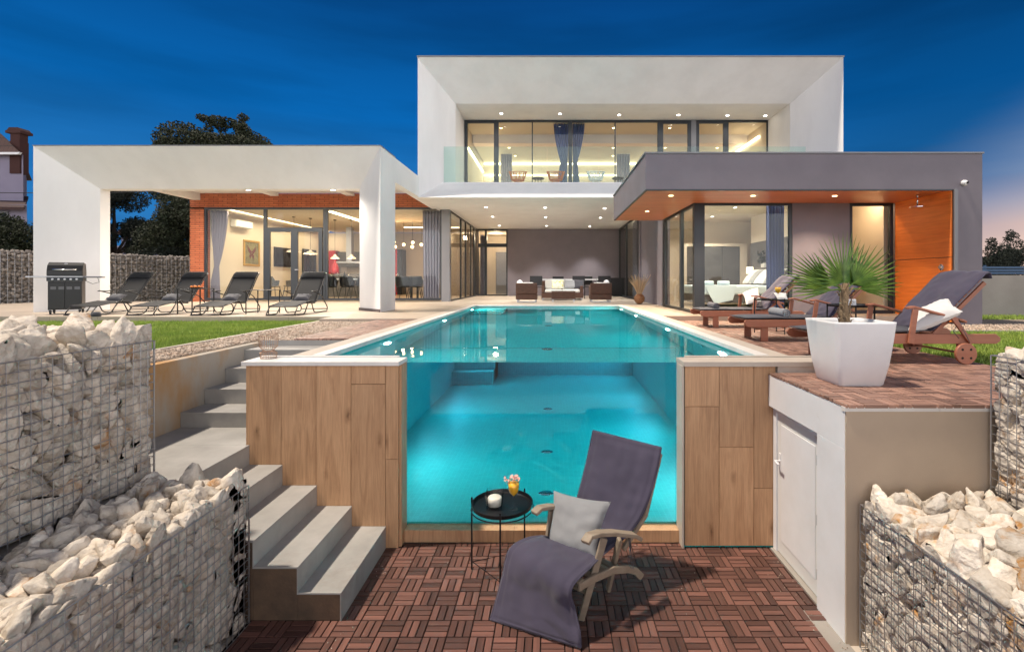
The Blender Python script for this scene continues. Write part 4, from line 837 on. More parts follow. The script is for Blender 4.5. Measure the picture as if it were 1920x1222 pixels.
# ================================================================ foreground court furniture
def P3(t): return np.array(px(*t))
def ribbon(sections, thick, nu=10, nv=14, wrinkle=.006, seed=0, quilt=0, edge=.5, fold=0, seam=False):
    """padded cloth through left/right section points; returns grid MB"""
    Ls = [Vector(a) for a, b in sections]; Rs = [Vector(b) for a, b in sections]; n = len(Ls)
    def cr(P, t):
        i = min(int(t), n-2); f = t-i; p0 = P[max(i-1, 0)]; p1 = P[i]; p2 = P[i+1]; p3 = P[min(i+2, n-1)]
        return .5*((2*p1)+(p2-p0)*f+(2*p0-5*p1+4*p2-p3)*f*f+(3*p1-p0-3*p2+p3)*f**3)
    NU = (n-1)*nu; C = []; 
    for i in range(NU+1):
        t = i/nu; a, b = cr(Ls, t), cr(Rs, t); C.append([a.lerp(b, j/nv) for j in range(nv+1)])
    top = np.zeros((NU+1, nv+1, 3)); bot = np.zeros_like(top)
    for i in range(NU+1):
        for j in range(nv+1):
            du = C[min(i+1, NU)][j]-C[max(i-1, 0)][j]; dv = C[i][min(j+1, nv)]-C[i][max(j-1, 0)]; nn = dv.cross(du).normalized()
            p = C[i][j]; e = min(j/nv, 1-j/nv)*2; eu = min(i/NU, 1-i/NU)*2*NU/nv/1.0; e2 = min(1, e*2.2)**.5*min(1, eu*1.4+.0)**.5
            s = Vector((seed*7.1, 3, 1)); w = wrinkle*(mnoise.noise(p*6+s)+.6*mnoise.noise(p*15+s)-fold*abs(mnoise.noise(Vector((i*.055+j*.03, j*.13-i*.03, seed)))))
            tk = thick*.5*(.12+.88*e2)
            if seam: tk *= 1-.75*math.exp(-((min(j, nv-j)-2.2)/.55)**2)-.6*math.exp(-((min(i, NU-i)-2.5)/.7)**2)
            if quilt: tk *= 1-.25*(abs(((i/nu) % 1)-.5) > .46)
            top[i, j] = p+nn*(tk+w); bot[i, j] = p-nn*(tk-w)
    q = MB(); q.grid(top); q.grid(bot)
    nn_ = (NU+1)*(nv+1); idx = lambda i, j: i*(nv+1)+j
    Fs = []
    for i in range(NU):
        for j in (0, nv): Fs.append((idx(i, j), idx(i+1, j), idx(i+1, j)+nn_, idx(i, j)+nn_))
    for j in range(nv):
        for i in (0, NU): Fs.append((idx(i, j), idx(i, j+1), idx(i, j+1)+nn_, idx(i, j)+nn_))
    q.v = [np.concatenate(q.v)]; q.f += Fs; q.m += [0]*len(Fs); q.edgepath = (C[0], C[-1], [c[0] for c in C], [c[-1] for c in C])
    return q
def pillow(TL, TR, BR, BL, t, seed=0, n=16, wr=.006, pinch=.06):
    TL, TR, BR, BL = map(Vector, (TL, TR, BR, BL)); nn = (TR-TL).cross(BL-TL).normalized(); out = []
    for sgn in (1, -1):
        G = np.zeros((n+1, n+1, 3))
        for i in range(n+1):
            for j in range(n+1):
                u, v = i/n, j/n; U, W_ = 2*u-1, 2*v-1
                uu = u+(.5-u)*pinch*(1-W_*W_)*abs(U)**2*1.0; vv = v+(.5-v)*pinch*(1-U*U)*abs(W_)**2
                p = (TL.lerp(TR, uu)).lerp(BL.lerp(BR, uu), vv); h = t*.5*((1-U**4)*(1-W_**4))**.6
                w = wr*(mnoise.noise(Vector((U*3+seed, W_*3, 0)))+.5*mnoise.noise(Vector((U*9+seed, W_*7, 2))))*min(1, h/t*4)
                G[i, j] = p+nn*(sgn*h+w)
        out.append(G)
    q = MB(); q.grid(out[0]); q.grid(out[1]); return q
dc = thing('deck_chair', 'weathered teak reclining chair under a plum grey pad, before the pool window', 'chair', (.1, 3.35, PZ))
sec = [((1112, 807, 3.95), (1240, 839, 3.72)), ((1099, 868, 3.87), (1228, 898, 3.63)), ((1083, 930, 3.79), (1206, 962, 3.55)), ((1066, 985, 3.72), (1176, 1003, 3.47)), ((1036, 1004, 3.58), (1142, 1030, 3.36)),
       ((990, 1008, 3.46), (1108, 1062, 3.15)), ((955, 1030, 3.38), (1072, 1102, 3.02)), ((942, 1080, 3.33), (1078, 1142, 3.02)), ((930, 1125, 3.28), (1087, 1182, 2.99)), ((919, 1160, 3.22), (1089, 1213, 2.96))]
q = ribbon([(P3(a), P3(b)) for a, b in sec], .055, nu=12, nv=34, wrinkle=.010, seed=2, fold=1.5, seam=True)
ep = q.edgepath; q.build('cushion', M['purple'], dc, smooth=True)
q = MB(); q.tube(ep[0], .006, 6); q.tube(ep[1], .006, 6); q.tube(ep[2], .006, 6); q.tube(ep[3], .006, 6); q.build('piping', M['purple'], dc, smooth=True)
# wooden frame
def board(name, pts, w, h, m, parent, bevel=.006):
    q = MB(); P_ = [Vector(p) for p in pts]
    G_ = []
    for i, p in enumerate(P_):
        d = (P_[min(i+1, len(P_)-1)]-P_[max(i-1, 0)]).normalized(); x = d.cross(Vector((0, 0, 1))).normalized(); z = x.cross(d)
        G_.append([p+x*w/2+z*h/2, p-x*w/2+z*h/2, p-x*w/2-z*h/2, p+x*w/2-z*h/2])
    V_ = [tuple(v) for s in G_ for v in s]; Fs = [(0, 1, 2, 3), tuple((len(P_)-1)*4+k for k in (3, 2, 1, 0))]
    for i in range(len(P_)-1):
        for k in range(4): Fs.append((i*4+k, i*4+(k+1) % 4, (i+1)*4+(k+1) % 4, (i+1)*4+k))
    q.add(V_, Fs); return q.build(name, m, parent, bevel=bevel)
def at(x, y, D): return Vector(px(x, y, D))
board('armrest', [at(1097, 1017, 3.12), at(1105, 1004, 3.16), at(1122, 999, 3.20), at(1150, 998, 3.27), at(1188, 1002, 3.37), at(1199, 1009, 3.40)], .065, .028, M['teak'], dc)
board('armrest', [at(1001, 962, 3.42), at(1012, 952, 3.46), at(1030, 949, 3.51), at(1060, 950, 3.60), at(1090, 955, 3.72)], .065, .028, M['teak'], dc)
gr = lambda x, D: Vector(((x-VX)*D/F, D, PZ+.004))
board('leg', [at(1133, 1008, 3.24), gr(1089, 3.22)], .026, .046, M['teak'], dc)
board('leg', [at(1162, 1010, 3.34), gr(1140, 3.53)], .026, .046, M['teak'], dc)
board('leg', [at(1034, 956, 3.53), gr(1016, 3.47)], .026, .046, M['teak'], dc)
board('leg', [at(1078, 960, 3.66), gr(1064, 3.82)], .026, .046, M['teak'], dc)
board('side_rail', [at(1085, 1100, 3.10), at(1115, 1083, 3.20), at(1150, 1068, 3.33), at(1178, 1066, 3.42), at(1192, 1070, 3.46), at(1203, 1081, 3.49)], .024, .05, M['teak'], dc)
board('side_rail', [at(985, 1038, 3.42), at(1040, 1022, 3.62), at(1085, 1020, 3.78), at(1105, 1034, 3.84)], .024, .05, M['teak'], dc)
board('back_rail', [at(1168, 1030, 3.49), at(1210, 965, 3.62), at(1238, 850, 3.78)], .026, .04, M['teak'], dc)
board('back_rail', [at(1072, 1005, 3.75), at(1090, 930, 3.86), at(1113, 820, 4.01)], .026, .04, M['teak'], dc)
q = MB()
for t in (.12, .3, .48, .66, .84):
    q.bar(at(1168, 1030, 3.49).lerp(at(1238, 850, 3.78), t), at(1072, 1005, 3.75).lerp(at(1113, 820, 4.01), t), .04, .014)
q.build('back_slats', M['teak'], dc, bevel=.003)
q = MB()
for t in (.05, .3, .55, .8): q.bar(at(1085, 1098, 3.10).lerp(at(1180, 1068, 3.42), t)+Vector((0, 0, .02)), at(985, 1036, 3.42).lerp(at(1085, 1020, 3.78), t)+Vector((0, 0, .02)), .05, .014)
q.build('seat_slats', M['teak'], dc, bevel=.003)
q = MB(); q.bar(gr(1100, 3.26)+Vector((0, 0, .16)), gr(1022, 3.5)+Vector((0, 0, .16)), .04, .02); q.bar(gr(1143, 3.52)+Vector((0, 0, .16)), gr(1066, 3.8)+Vector((0, 0, .16)), .04, .02); q.build('stretcher', M['teak'], dc, bevel=.003)
q = MB()
for dx in (0, 5, 9): q.tube([at(1178+dx*.4, 1006, 3.34), at(1181+dx*.2, 1030, 3.34), at(1177+dx, 1050, 3.36), at(1184+dx*.5, 1066, 3.38)], .0022, 5)
q.tube([at(1176, 1002, 3.34)+Vector((.014*math.cos(a), 0, .014*math.sin(a))) for a in np.linspace(0, 6, 10)], .003, 5)
q.build('tie_cord', M['darkfab'], dc, smooth=True)
q = pillow(px(1038, 919, 3.60), px(1146, 940, 3.42), px(1116, 1046, 3.25), px(1023, 1029, 3.42), .12, 4, 20, .012, .09)
o = q.build('throw_pillow', M['greyfab'], smooth=True); tag(o, 'light grey square pillow leaning on the plum grey deck chair pad', 'pillow')
# tray table
tt = thing('tray_table', 'round black metal tray table on three thin legs, beside the deck chair', 'side table', (-.378, 3.77, PZ))
cx_, cy_, tz = -.378, 3.77, -1.075
q = MB(); q.lathe([(0, 0), (.222, 0), (.232, .006), (.238, .034), (.232, .036), (.226, .010), (.218, .006), (0, .006)], (cx_, cy_, tz), 48); q.build('tray', M['blackm'], tt, smooth=False, bevel=0)
for a in (-88, 175, 48):
    x, y = cx_+.243*math.cos(R(a)), cy_+.243*math.sin(R(a))
    q = MB(); q.bar((x, y, PZ+.003), (x, y, tz+.06), .012, .012, up=(1, 0, 0)); q.build('leg', M['blackm'], tt)
q = MB(); q.tube([(cx_+.237*math.cos(R(a)), cy_+.237*math.sin(R(a)), PZ+.06) for a in (-88, 48, 175)], .004, 6, closed=True); q.build('brace', M['blackm'], tt); q = MB(); q.tube([(cx_+.241*math.cos(a), cy_+.241*math.sin(a), tz-.012) for a in np.linspace(0, 2*math.pi, 33)[:-1]], .005, 6, closed=True); q.build('frame_ring', M['blackm'], tt)
def box_open(mb, c, w, h, t, taper=.9):
    x, y, z = c
    for k in range(4):
        a = R(90*k); ca, sa = math.cos(a), math.sin(a)
        pts = []
        for (u, hh) in ((-1, 0), (1, 0), (1, 1), (-1, 1)):
            s = (taper if hh == 0 else 1)*w/2; pts.append((s, u*s, hh*h))
        for (u, hh) in ((-1, 0), (1, 0), (1, 1), (-1, 1)):
            s = (taper if hh == 0 else 1)*w/2; pts.append((s-t, u*(s-t*.0), hh*h))
        Vv = [(x+p[0]*ca-p[1]*sa, y+p[0]*sa+p[1]*ca, z+p[2]) for p in pts]
        mb.add(Vv, [(0, 1, 2, 3), (4, 7, 6, 5), (0, 4, 5, 1), (1, 5, 6, 2), (2, 6, 7, 3), (3, 7, 4, 0)])
    return mb
tz2 = tz+.0065
cd = thing('candle_holder', 'square glass holder with a cream candle on the black tray', 'candle', (-.435, 3.74, tz2))
q = MB(); box_open(q, (-.435, 3.74, tz2), .135, .12, .005, .84); q.box(-.485, -.385, 3.69, 3.79, tz2+.001, tz2+.016); q.build('glass', M['tableglass'], cd)
q = MB(); q.lathe([(0, .0145), (.050, .0165), (.055, .072), (.046, .082), (0, .079)], (-.435, 3.74, tz2), 24); q.build('wax', M['wax'], cd, smooth=True)
def wineglass(name, label, cat, loc, h, r0, fill, mfill, topping=None, group=None):
    g_ = thing(name, label, cat, loc, group=group)
    q = MB(); q.lathe([(0, .002), (r0*.75, .003), (r0*.75, .005), (.004, .010), (.0035, h*.40), (.012, h*.44), (r0*.85, h*.60), (r0, h*.76), (r0*.85, h), (r0*.82, h), (r0*.96, h*.76), (r0*.8, h*.61), (0, h*.45)], loc, 24); q.build('glass', M['tableglass'], g_, smooth=True)
    q = MB(); q.lathe([(0, h*.455), (r0*.72, h*.60), (r0*.92, h*.76), (r0*.92, h*fill), (0, h*fill)], loc, 20); q.build('juice', mfill, g_, smooth=True)
    return g_
dr = wineglass('cocktail_glass', 'stemmed glass of orange juice topped with pink flowers on the black tray', 'drink', (-.285, 3.70, tz2), .22, .044, .93, M['juice'])
PK = mat('pink_petal', (.82, .42, .36), .7, c2=(.85, .68, .58), nscale=30)
q = MB()
rr = random.Random(3)
for k in range(26):
    c = Vector((-.285-.028+.062*rr.random()*1.0-(.05 if k > 15 else 0), 3.70+rr.uniform(-.02, .02), tz2+.212+.04*rr.random()-(.02 if k > 15 else 0))); d1 = Vector((rr.uniform(-1, 1), rr.uniform(-1, 1), rr.uniform(-.3, 1))).normalized(); d2 = d1.cross(Vector((rr.uniform(-1, 1), 1, rr.uniform(-1, 1)))).normalized(); n_ = d1.cross(d2)
    w, l = .013, .026; q.add([tuple(c), tuple(c+d1*l*.6+d2*w+n_*.004), tuple(c+d1*l), tuple(c+d1*l*.6-d2*w+n_*.004), tuple(c-n_*.003+d1*l*.5)], [(0, 1, 4), (1, 2, 4), (2, 3, 4), (3, 0, 4)])
q.build('flower_garnish', PK, dr, fixn=False)
# copper wire lantern on the coping
wl_ = thing('wire_lantern', 'small copper wire candle basket on the white coping', 'lantern', (-2.475, 4.24, .0))
q = MB(); LC = (-2.475, 4.24); prof = [(.062, .0), (.068, .045), (.045, .062), (.042, .07), (.072, .10), (.076, .20)]
for k in range(30):
    a = 2*math.pi*k/30; q.tube([(LC[0]+r_*math.cos(a), LC[1]+r_*math.sin(a), z+.004) for r_, z in prof], .0013, 4)
for r_, z in ((.062, .003), (.068, .049), (.043, .066), (.072, .104), (.0765, .204)): q.tube([(LC[0]+r_*math.cos(a), LC[1]+r_*math.sin(a), z) for a in np.linspace(0, 2*math.pi, 29)[:-1]], .002, 5, closed=True)
q.build('wire_basket', M['wirecopper'], wl_, fixn=False)
q = MB(); q.lathe([(0, .07), (.030, .07), (.030, .092), (0, .093)], (LC[0], LC[1], 0), 16); q.build('tealight', M['wax'], wl_)
# ================================================================ planter with palm
pl = thing('planter', 'large square white planter with rounded sides on the wooden deck', 'planter', (2.26, 3.68, DZ))
q = MB(); lv = []
def rsq(cx, cy, hw, hd, rad, n=5):
    out = []
    for (sx_, sy_, a0) in ((1, 1, 0), (-1, 1, 90), (-1, -1, 180), (1, -1, 270)):
        for k in range(n+1):
            a = R(a0+90*k/n); out.append((cx+sx_*(hw-rad)+rad*math.cos(a), cy+sy_*(hd-rad)+rad*math.sin(a)))
    return out
prof = [(.160, 0.0), (.168, .012), (.195, .16), (.213, .32), (.226, .455), (.228, .470), (.218, .470), (.212, .45), (.20, .38)]
G_ = np.array([[(x, y, DZ+z) for x, y in rsq(2.27, 3.69, w, w, .035+.02*z)] for w, z in prof]); G_ = np.concatenate([G_, G_[:, :1]], 1)
q.grid(G_); q.add([tuple(p) for p in G_[0][:-1]], [tuple(range(G_.shape[1]-1))]); q.build('pot', M['potwhite'], pl, smooth=True)
q = MB(); q.box(2.075, 2.465, 3.495, 3.885, DZ+.36, DZ+.40); q.build('soil', M['soil'], pl)
pm = thing('palm_plant', 'young fan palm with spiky green leaves growing in the white planter', 'palm', (2.25, 3.70, DZ+.40))
q = MB(); q.tube([(2.25, 3.70, .30), (2.245, 3.70, .40), (2.24, 3.70, .50), (2.245, 3.70, .60), (2.25, 3.70, .66)], [.045, .036, .030, .034, .02], 14); q.build('trunk', M['palmtrunk'], pm, smooth=True)
q = MB(); rr = random.Random(4)
for k in range(46):
    a = rr.uniform(0, 6.28); z = rr.uniform(.32, .64); r0 = .035; q.tube([(2.245+r0*math.cos(a), 3.70+r0*math.sin(a), z), (2.245+(r0+.012)*math.cos(a+.2), 3.70+(r0+.012)*math.sin(a+.2), z+.035), (2.245+(r0+.03)*math.cos(a+.3), 3.70+(r0+.03)*math.sin(a+.3), z+.05+rr.uniform(-.05, .02))], [.006, .004, .001], 4)
q.build('fibre', M['palmtrunk'], pm)
def fan(az, el, pet, L, nseg, spread, seed, roll=0, droop=.1):
    rr = random.Random(seed); q = MB(); base = Vector((2.248, 3.70, .60)); d = Vector((math.cos(R(az))*math.cos(R(el)), math.sin(R(az))*math.cos(R(el)), math.sin(R(el))))
    hub = base+d*pet; q.tube([base, base+d*pet*.5+Vector((0, 0, .01)), hub], [.007, .006, .005], 6)
    side = d.cross(Vector((0, 0, 1))).normalized() if abs(el) < 85 else Vector((1, 0, 0)); nrm = side.cross(d); side = Matrix.Rotation(R(roll), 3, d) @ side; nrm = side.cross(d)
    for k in range(nseg):
        t = (k/(nseg-1)-.5)*2; a = R(spread/2*t); dd = (d*math.cos(a)+side*math.sin(a)).normalized(); l = L*1.3*(1-.22*abs(t)**2)*rr.uniform(.93, 1.05); w = .0098
        s2 = dd.cross(nrm).normalized(); pts = []
        for u in (0, .25, .55, .8, 1): 
            p = hub+dd*(l*u)+nrm*(.05*u*(1-abs(t)))+Vector((0, 0, -droop*.55*l*u*u*(.3+rr.random()*.9))); ww = w*(.25 if u == 0 else 1 if u < .5 else .75 if u < .7 else .38 if u < .9 else .03)
            pts.append((p-s2*ww, p-nrm*ww*.5, p+s2*ww))
        q.add([tuple(v) for r3 in pts for v in r3], [(i*3+j, i*3+j+1, i*3+j+4, i*3+j+3) for i in range(4) for j in range(2)])
    q.build('leaf', M['leaf'], pm, fixn=False)
fan(110, 82, .07, .31, 27, 200, 1, 0, .0); fan(60, 62, .09, .27, 14, 150, 2, 25, .04); fan(10, 38, .10, .29, 16, 105, 3, 75, .05); fan(172, 26, .11, .29, 16, 75, 5, 78, .08)
fan(178, 4, .10, .26, 7, 40, 8, 80, .14); fan(2, 8, .12, .25, 8, 50, 9, 82, .14)

# ================================================================ wooden sun loungers (right deck), foot towards the pool
WG = 'wooden sun loungers on the right deck'
def sunbed(label, loc, padname='seat_pad', padm='darkfab'):
    t = thing('sun_lounger', label, 'sun lounger', (0, 0, 0), group=WG)
    for y in (.02, .58):
        q = MB(); q.prism([(0.02, .20), (.0, .245), (.02, .275), (1.66, .275), (1.70, .245), (1.70, .21), (1.66, .185), (.06, .185)], 'y', y-.016, y+.016); q.build('side_rail', M['sunwood'], t, bevel=.004)
        board('armrest', [(.84, y, .515), (.90, y, .525), (1.14, y, .46), (1.35, y, .40), (1.38, y, .385)], .062, .022, M['sunwood'], t)
        board('arm_post', [(.855, y+(.03 if y > .3 else -.03), .19), (.90, y+(.03 if y > .3 else -.03), .505)], .022, .05, M['sunwood'], t, .003)
        board('arm_brace', [(1.24, y+(.03 if y > .3 else -.03), .435), (1.42, y+(.03 if y > .3 else -.03), .19)], .02, .04, M['sunwood'], t, .003)
        q = MB(); q.box(.22, .31, y-.013+(.024 if y < .3 else -.024), y+.013+(.024 if y < .3 else -.024), 0.002, .23); q.build('leg', M['sunwood'], t, bevel=.003)
        yw = y+(.045 if y > .3 else -.045)
        q = MB(); ring = []
        q.lathe([(0, -.014), (.094, -.014), (.098, -.008), (.098, .008), (.094, .014), (0, .014)], n=36); q.xf(Matrix.Translation((1.35, yw, .099)) @ Matrix.Rotation(R(90), 4, 'X')); wh = q.build('wheel', M['sunwood'], t)
        q = MB()
        for k in range(4):
            a = R(45+90*k); c = (1.35+.055*math.cos(a), yw, .099+.055*math.sin(a)); h = MB(); h.lathe([(0, -.016), (.011, -.016), (.011, .016), (0, .016)], n=12); h.xf(Matrix.Translation(c) @ Matrix.Rotation(R(90), 4, 'X')); q.add(np.concatenate(h.v), h.f)
        q.build('wheel_hole_disc', M['under'], wh)  # solid dark discs stand in for the shade inside the holes
        q = MB(); q.box(1.31, 1.39, y-.014, y+.014, .085, .20); q.build('wheel_bracket', M['sunwood'], t, bevel=.003)
        board('back_rail', [(1.10, y+(.04 if y < .3 else -.04), .25), (1.60, y+(.04 if y < .3 else -.04), .75)], .022, .036, M['sunwood'], t, .003)
    q = MB(); q.box(.245, .285, .06, .54, .14, .18); q.build('cross_bar', M['sunwood'], t, bevel=.002); q = MB(); q.box(1.33, 1.37, -.03, .63, .092, .106); q.build('axle', M['sunwood'], t, bevel=.002)
    q = MB()
    for k in range(16): x = .05+k*.068; q.box(x, x+.05, .04, .56, .262, .277)
    q.build('seat_slats', M['sunwood'], t, bevel=.002)
    q = MB()
    for k in range(11): q.obox((1.13+k*.044, .30, .31+k*.0455), (.045, .44, .012), Matrix.Rotation(-math.atan2(.50, .485), 3, 'Y'))
    q.build('back_slats', M['sunwood'], t, bevel=.002)
    S_ = [((.03, y_, .30)) for y_ in (0, 1)]
    def sc_(pts): return [((x, .575, z), (x, .025, z)) for x, z in pts]
    q = ribbon(sc_([(.02, .295), (.38, .30), (.74, .298), (1.09, .305)]), .04, 6, 12, .004, 1); q.build(padname, M[padm], t, smooth=True)
    q = ribbon([((x, .59, z), (x, .01, z)) for x, z in [(1.08, .31), (1.12, .355), (1.18, .43), (1.31, .565), (1.45, .71), (1.565, .825), (1.62, .84), (1.63, .79)]], .05, 8, 22, .014, 3, fold=1.5); q.build('back_pad', M['purple'], t, smooth=True)
    q = MB()
    for a, b_ in (((1.30, -.01), (1.37, -.05)), ((1.32, .60), (1.35, .64))):
        q.tube([(a[0], a[1], .42), (a[0]+.03, a[1], .33), (b_[0]-.05, b_[1], .30), (b_[0], b_[1], .20)], .003, 5); q.tube([(a[0], a[1], .40), (a[0]-.05, a[1], .30), (b_[0]-.10, b_[1], .24)], .003, 5)
    q.build('tie_cord', M['darkfab'], t, smooth=True)
    t.location = loc; return t
s1 = sunbed('wooden wheeled sun lounger with plum pad and white pillow, behind the planter', (2.46, 4.47, DZ))
s2 = dup(s1, (2.43, 6.07, DZ), 0, 'middle wooden sun lounger, carrying a light grey rolled towel')
s3 = dup(s1, (2.43, 7.87, DZ), 0, 'wooden sun lounger farthest along the deck, with a dark grey rolled towel')
def roll(name, label, a, b, r, m, cat='towel'):
    a, b = Vector(a), Vector(b); q = MB(); n = 14; P_ = [a.lerp(b, k/n)+Vector((0, 0, .002*math.sin(k*1.7))) for k in range(n+1)]
    q.tube(P_, [r*(1+.03*math.sin(k*2.3)) for k in range(n+1)], 20)
    d = (b-a).normalized(); u = Vector((0, 0, 1)); v = d.cross(u)
    for e, s in ((a, -1), (b, 1)):
        q.tube([e+d*s*.004+(u*math.sin(t)+v*math.cos(t))*r*(1-t/16) for t in np.linspace(0, 14, 50)], .006, 5)
    o = q.build(name, m, smooth=True); return tag(o, label, cat, 'rolled towels on the loungers')
roll('rolled_towel', 'rolled light grey towel lying on the middle wooden lounger', (2.98, 6.14, .265), (3.02, 6.60, .265), .055, M['towel'])
roll('rolled_towel', 'rolled darker grey towel lying on the farthest wooden lounger', (2.72, 7.95, .262), (2.76, 8.40, .262), .05, mat('dark_towel', (.13, .13, .15), 1, bump=.7, bscale=260))
q = pillow(px(1724, 585, 4.72), px(1778, 560, 4.56), px(1806, 584, 4.42), px(1697, 627, 4.52), .12, 2, 16, .012, .08)
o = q.build('throw_pillow', M['whitefab'], smooth=True); tag(o, 'white pillow leaning on the near wooden sun lounger', 'pillow')
q = pillow((3.33, 8.4, .46), (3.58, 8.36, .56), (3.48, 8.02, .34), (3.24, 8.04, .28), .11, 5, 14, .01, .08)
o = q.build('throw_pillow', M['whitefab'], smooth=True); tag(o, 'white pillow on the farthest wooden sun lounger', 'pillow')
def metal_table(label, x, y, z0, w, d, h, group=None, name='side_table'):
    t = thing(name, label, 'side table', (x, y, z0), group=group)
    q = MB(); q.box(x-w/2, x+w/2, y-d/2, y+d/2, z0+h-.012, z0+h); q.build('table_top', M['blackm'], t, bevel=.003)
    for sx_ in (-1, 1):
        for sy_ in (-1, 1):
            q = MB(); X, Y = x+sx_*(w/2-.012), y+sy_*(d/2-.012); q.box(X-.008, X+.008, Y-.008, Y+.008, z0+.002, z0+h-.012); q.build('leg', M['blackm'], t)
    q = MB(); q.box(x-w/2+.02, x+w/2-.02, y-d/2+.006, y-d/2+.014, z0+.03, z0+.04); q.box(x-w/2+.02, x+w/2-.02, y+d/2-.014, y+d/2-.006, z0+.03, z0+.04); q.build('stretcher', M['blackm'], t)
    return t
def tray_table(label, x, y, z0, r, h, group):
    t = thing('tray_table', label, 'side table', (x, y, z0), group=group)
    q = MB(); q.lathe([(0, 0), (r-.006, 0), (r, .02), (r-.005, .022), (r-.012, .005), (0, .005)], (x, y, z0+h-.02), 32); q.build('tray', M['blackm'], t)
    for a in (-70, 50, 170):
        X, Y = x+r*math.cos(R(a)), y+r*math.sin(R(a)); q = MB(); q.box(X-.006, X+.006, Y-.006, Y+.006, z0+.002, z0+h+.01); q.build('leg', M['blackm'], t)
    q = MB(); q.tube([(x+r*math.cos(R(a)), y+r*math.sin(R(a)), z0+.05) for a in (-70, 50, 170)], .004, 5, closed=True); q.build('frame_ring', M['blackm'], t); return t
DG = 'black tray tables on the right deck'
tray_table('black tray table with juice glass, between the far and middle loungers', 3.25, 7.12, DZ, .24, .50, DG)
tray_table('black tray table with white napkin holder, between the middle and near loungers', 3.40, 5.46, DZ, .26, .50, DG)
wineglass('juice_glass', 'tall stemmed glass of orange juice on the deck tray table', 'drink', (3.31, 7.05, DZ+.486), .20, .045, .93, M['juice'])
q = MB(); q.box(3.33, 3.43, 5.43, 5.47, DZ+.487, DZ+.56); o = q.build('napkin_box', M['potwhite'], bevel=.006); tag(o, 'small white card box on the deck tray table', 'box')
q = pillow((3.32, 7.22, .50), (3.50, 7.20, .50), (3.48, 7.10, .40), (3.34, 7.12, .40), .05, 8, 8, .012); o = q.build('napkin', M['whitefab'], smooth=True); tag(o, 'crumpled white napkin beside the juice glass', 'napkin')

# ================================================================ black folding loungers on the terrace
def folding_lounger(label):
    t = thing('folding_lounger', label, 'lounger', (0, 0, 0), group='black folding loungers under the carport front')
    pf = [(0, .175), (.25, .215), (.55, .26), (.74, .225), (.84, .25), (.96, .40), (1.12, .61), (1.28, .81), (1.33, .845)]
    q = ribbon([((-.245, u, z), (.245, u, z)) for u, z in pf], .012, 4, 8, .001, 1); q.build('sling', M['blackmesh'], t, smooth=True)
    q = MB(); q.box(-.24, .24, 1.24, 1.33, .80, .83)
    q = ribbon([((-.25, 1.20, .735), (.25, 1.20, .735)), ((-.25, 1.27, .82), (.25, 1.27, .82)), ((-.24, 1.32, .87), (.24, 1.32, .87))], .05, 4, 8, .001, 2); q.build('headrest', M['blackmesh'], t, smooth=True)
    for s in (-1, 1):
        q = MB(); q.tube([(s*.262, u, z) for u, z in pf], .011, 8); q.build('frame_rail', M['blackm'], t, smooth=True)
        q = MB(); q.tube(rpath([(s*.27, .03, .17), (s*.27, -.10, .013), (s*.27, .30, .013), (s*.27, .46, .23)], .07), .011, 8); q.build('leg', M['blackm'], t, smooth=True)
        q = MB(); q.tube(rpath([(s*.285, .56, .24), (s*.285, .68, .013), (s*.285, 1.28, .013), (s*.285, 1.30, .10), (s*.285, 1.02, .36), (s*.285, .60, .47)], .08), .011, 8); q.build('leg', M['blackm'], t, smooth=True)
        q = MB(); q.box(s*.285-.022, s*.285+.022, .58, .84, .452, .470); q.build('armrest', M['blackm'], t, bevel=.006)
    q = MB()
    for u, z in ((-.10, .013), (1.29, .06), (.0, .172), (.76, .21)): q.tube([(-.27, u, z), (.27, u, z)], .010, 8)
    q.build('cross_tube', M['blackm'], t, smooth=True); return t
fl = folding_lounger('leftmost black folding lounger, nearest the grill'); fl.location = (-9.13, 9.42, .002); fl.rotation_euler = (0, 0, R(-4))
dup(fl, (-7.93, 9.42, .002), R(-3), 'black folding lounger in front of the brick pier, next to the fruit table')
dup(fl, (-6.66, 9.40, .002), R(3), 'black folding lounger between the two black square tables')
dup(fl, (-5.20, 9.38, .002), R(1), 'rightmost black folding lounger, nearest the white carport column')
for i, (x, lab) in enumerate(((-9.1, 'charcoal towel bundle on the leftmost folding lounger'), (-7.95, 'charcoal towel bundle on the lounger by the fruit table'), (-6.68, 'charcoal towel bundle on the third folding lounger'), (-5.2, 'charcoal towel bundle on the folding lounger by the column'))):
    q = pillow((x-.16, 10.22, .38), (x+.16, 10.22, .38), (x+.17, 10.02, .275), (x-.15, 10.02, .275), .10, i, 10, .02, .1); o = q.build('towel_bundle', M['darkfab'], smooth=True); tag(o, lab, 'towel', 'towels on the folding loungers')
TG = 'black square tables between the folding loungers'
metal_table('black square metal table with a plate of oranges', -7.30, 9.95, 0.002, .48, .42, .515, TG)
metal_table('empty black square metal table near the glass doors', -5.92, 9.95, 0.002, .48, .42, .49, TG)
q = MB(); q.lathe([(0, 0), (.10, 0), (.16, .02), (.155, .022), (.10, .006), (0, .006)], (-7.28, 9.95, .518), 24); o = q.build('plate', M['blackm'], smooth=False); tag(o, 'dark plate under the oranges on the square table', 'plate')
for k in range(4):
    q = MB(); q.lathe([(0, -.025), (.014, -.021), (.024, -.006), (.024, .007), (.014, .021), (0, .024)], (-7.38+.045*k, 9.93+.03*(k % 2), .552+.006*(k % 2)), 12); o = q.build('orange', M['fruit'], smooth=True); tag(o, 'small orange on the dark plate of the square table', 'fruit', 'oranges on the plate')
q = MB(); q.lathe([(0, 0), (.06, .0), (.07, .04), (.05, .085), (0, .09)], (-8.62, 9.17, .002), 14, sx=1.3); o = q.build('bundle', M['darkfab'], smooth=True); tag(o, 'small dark bundle on the paving between two folding loungers', 'bag')
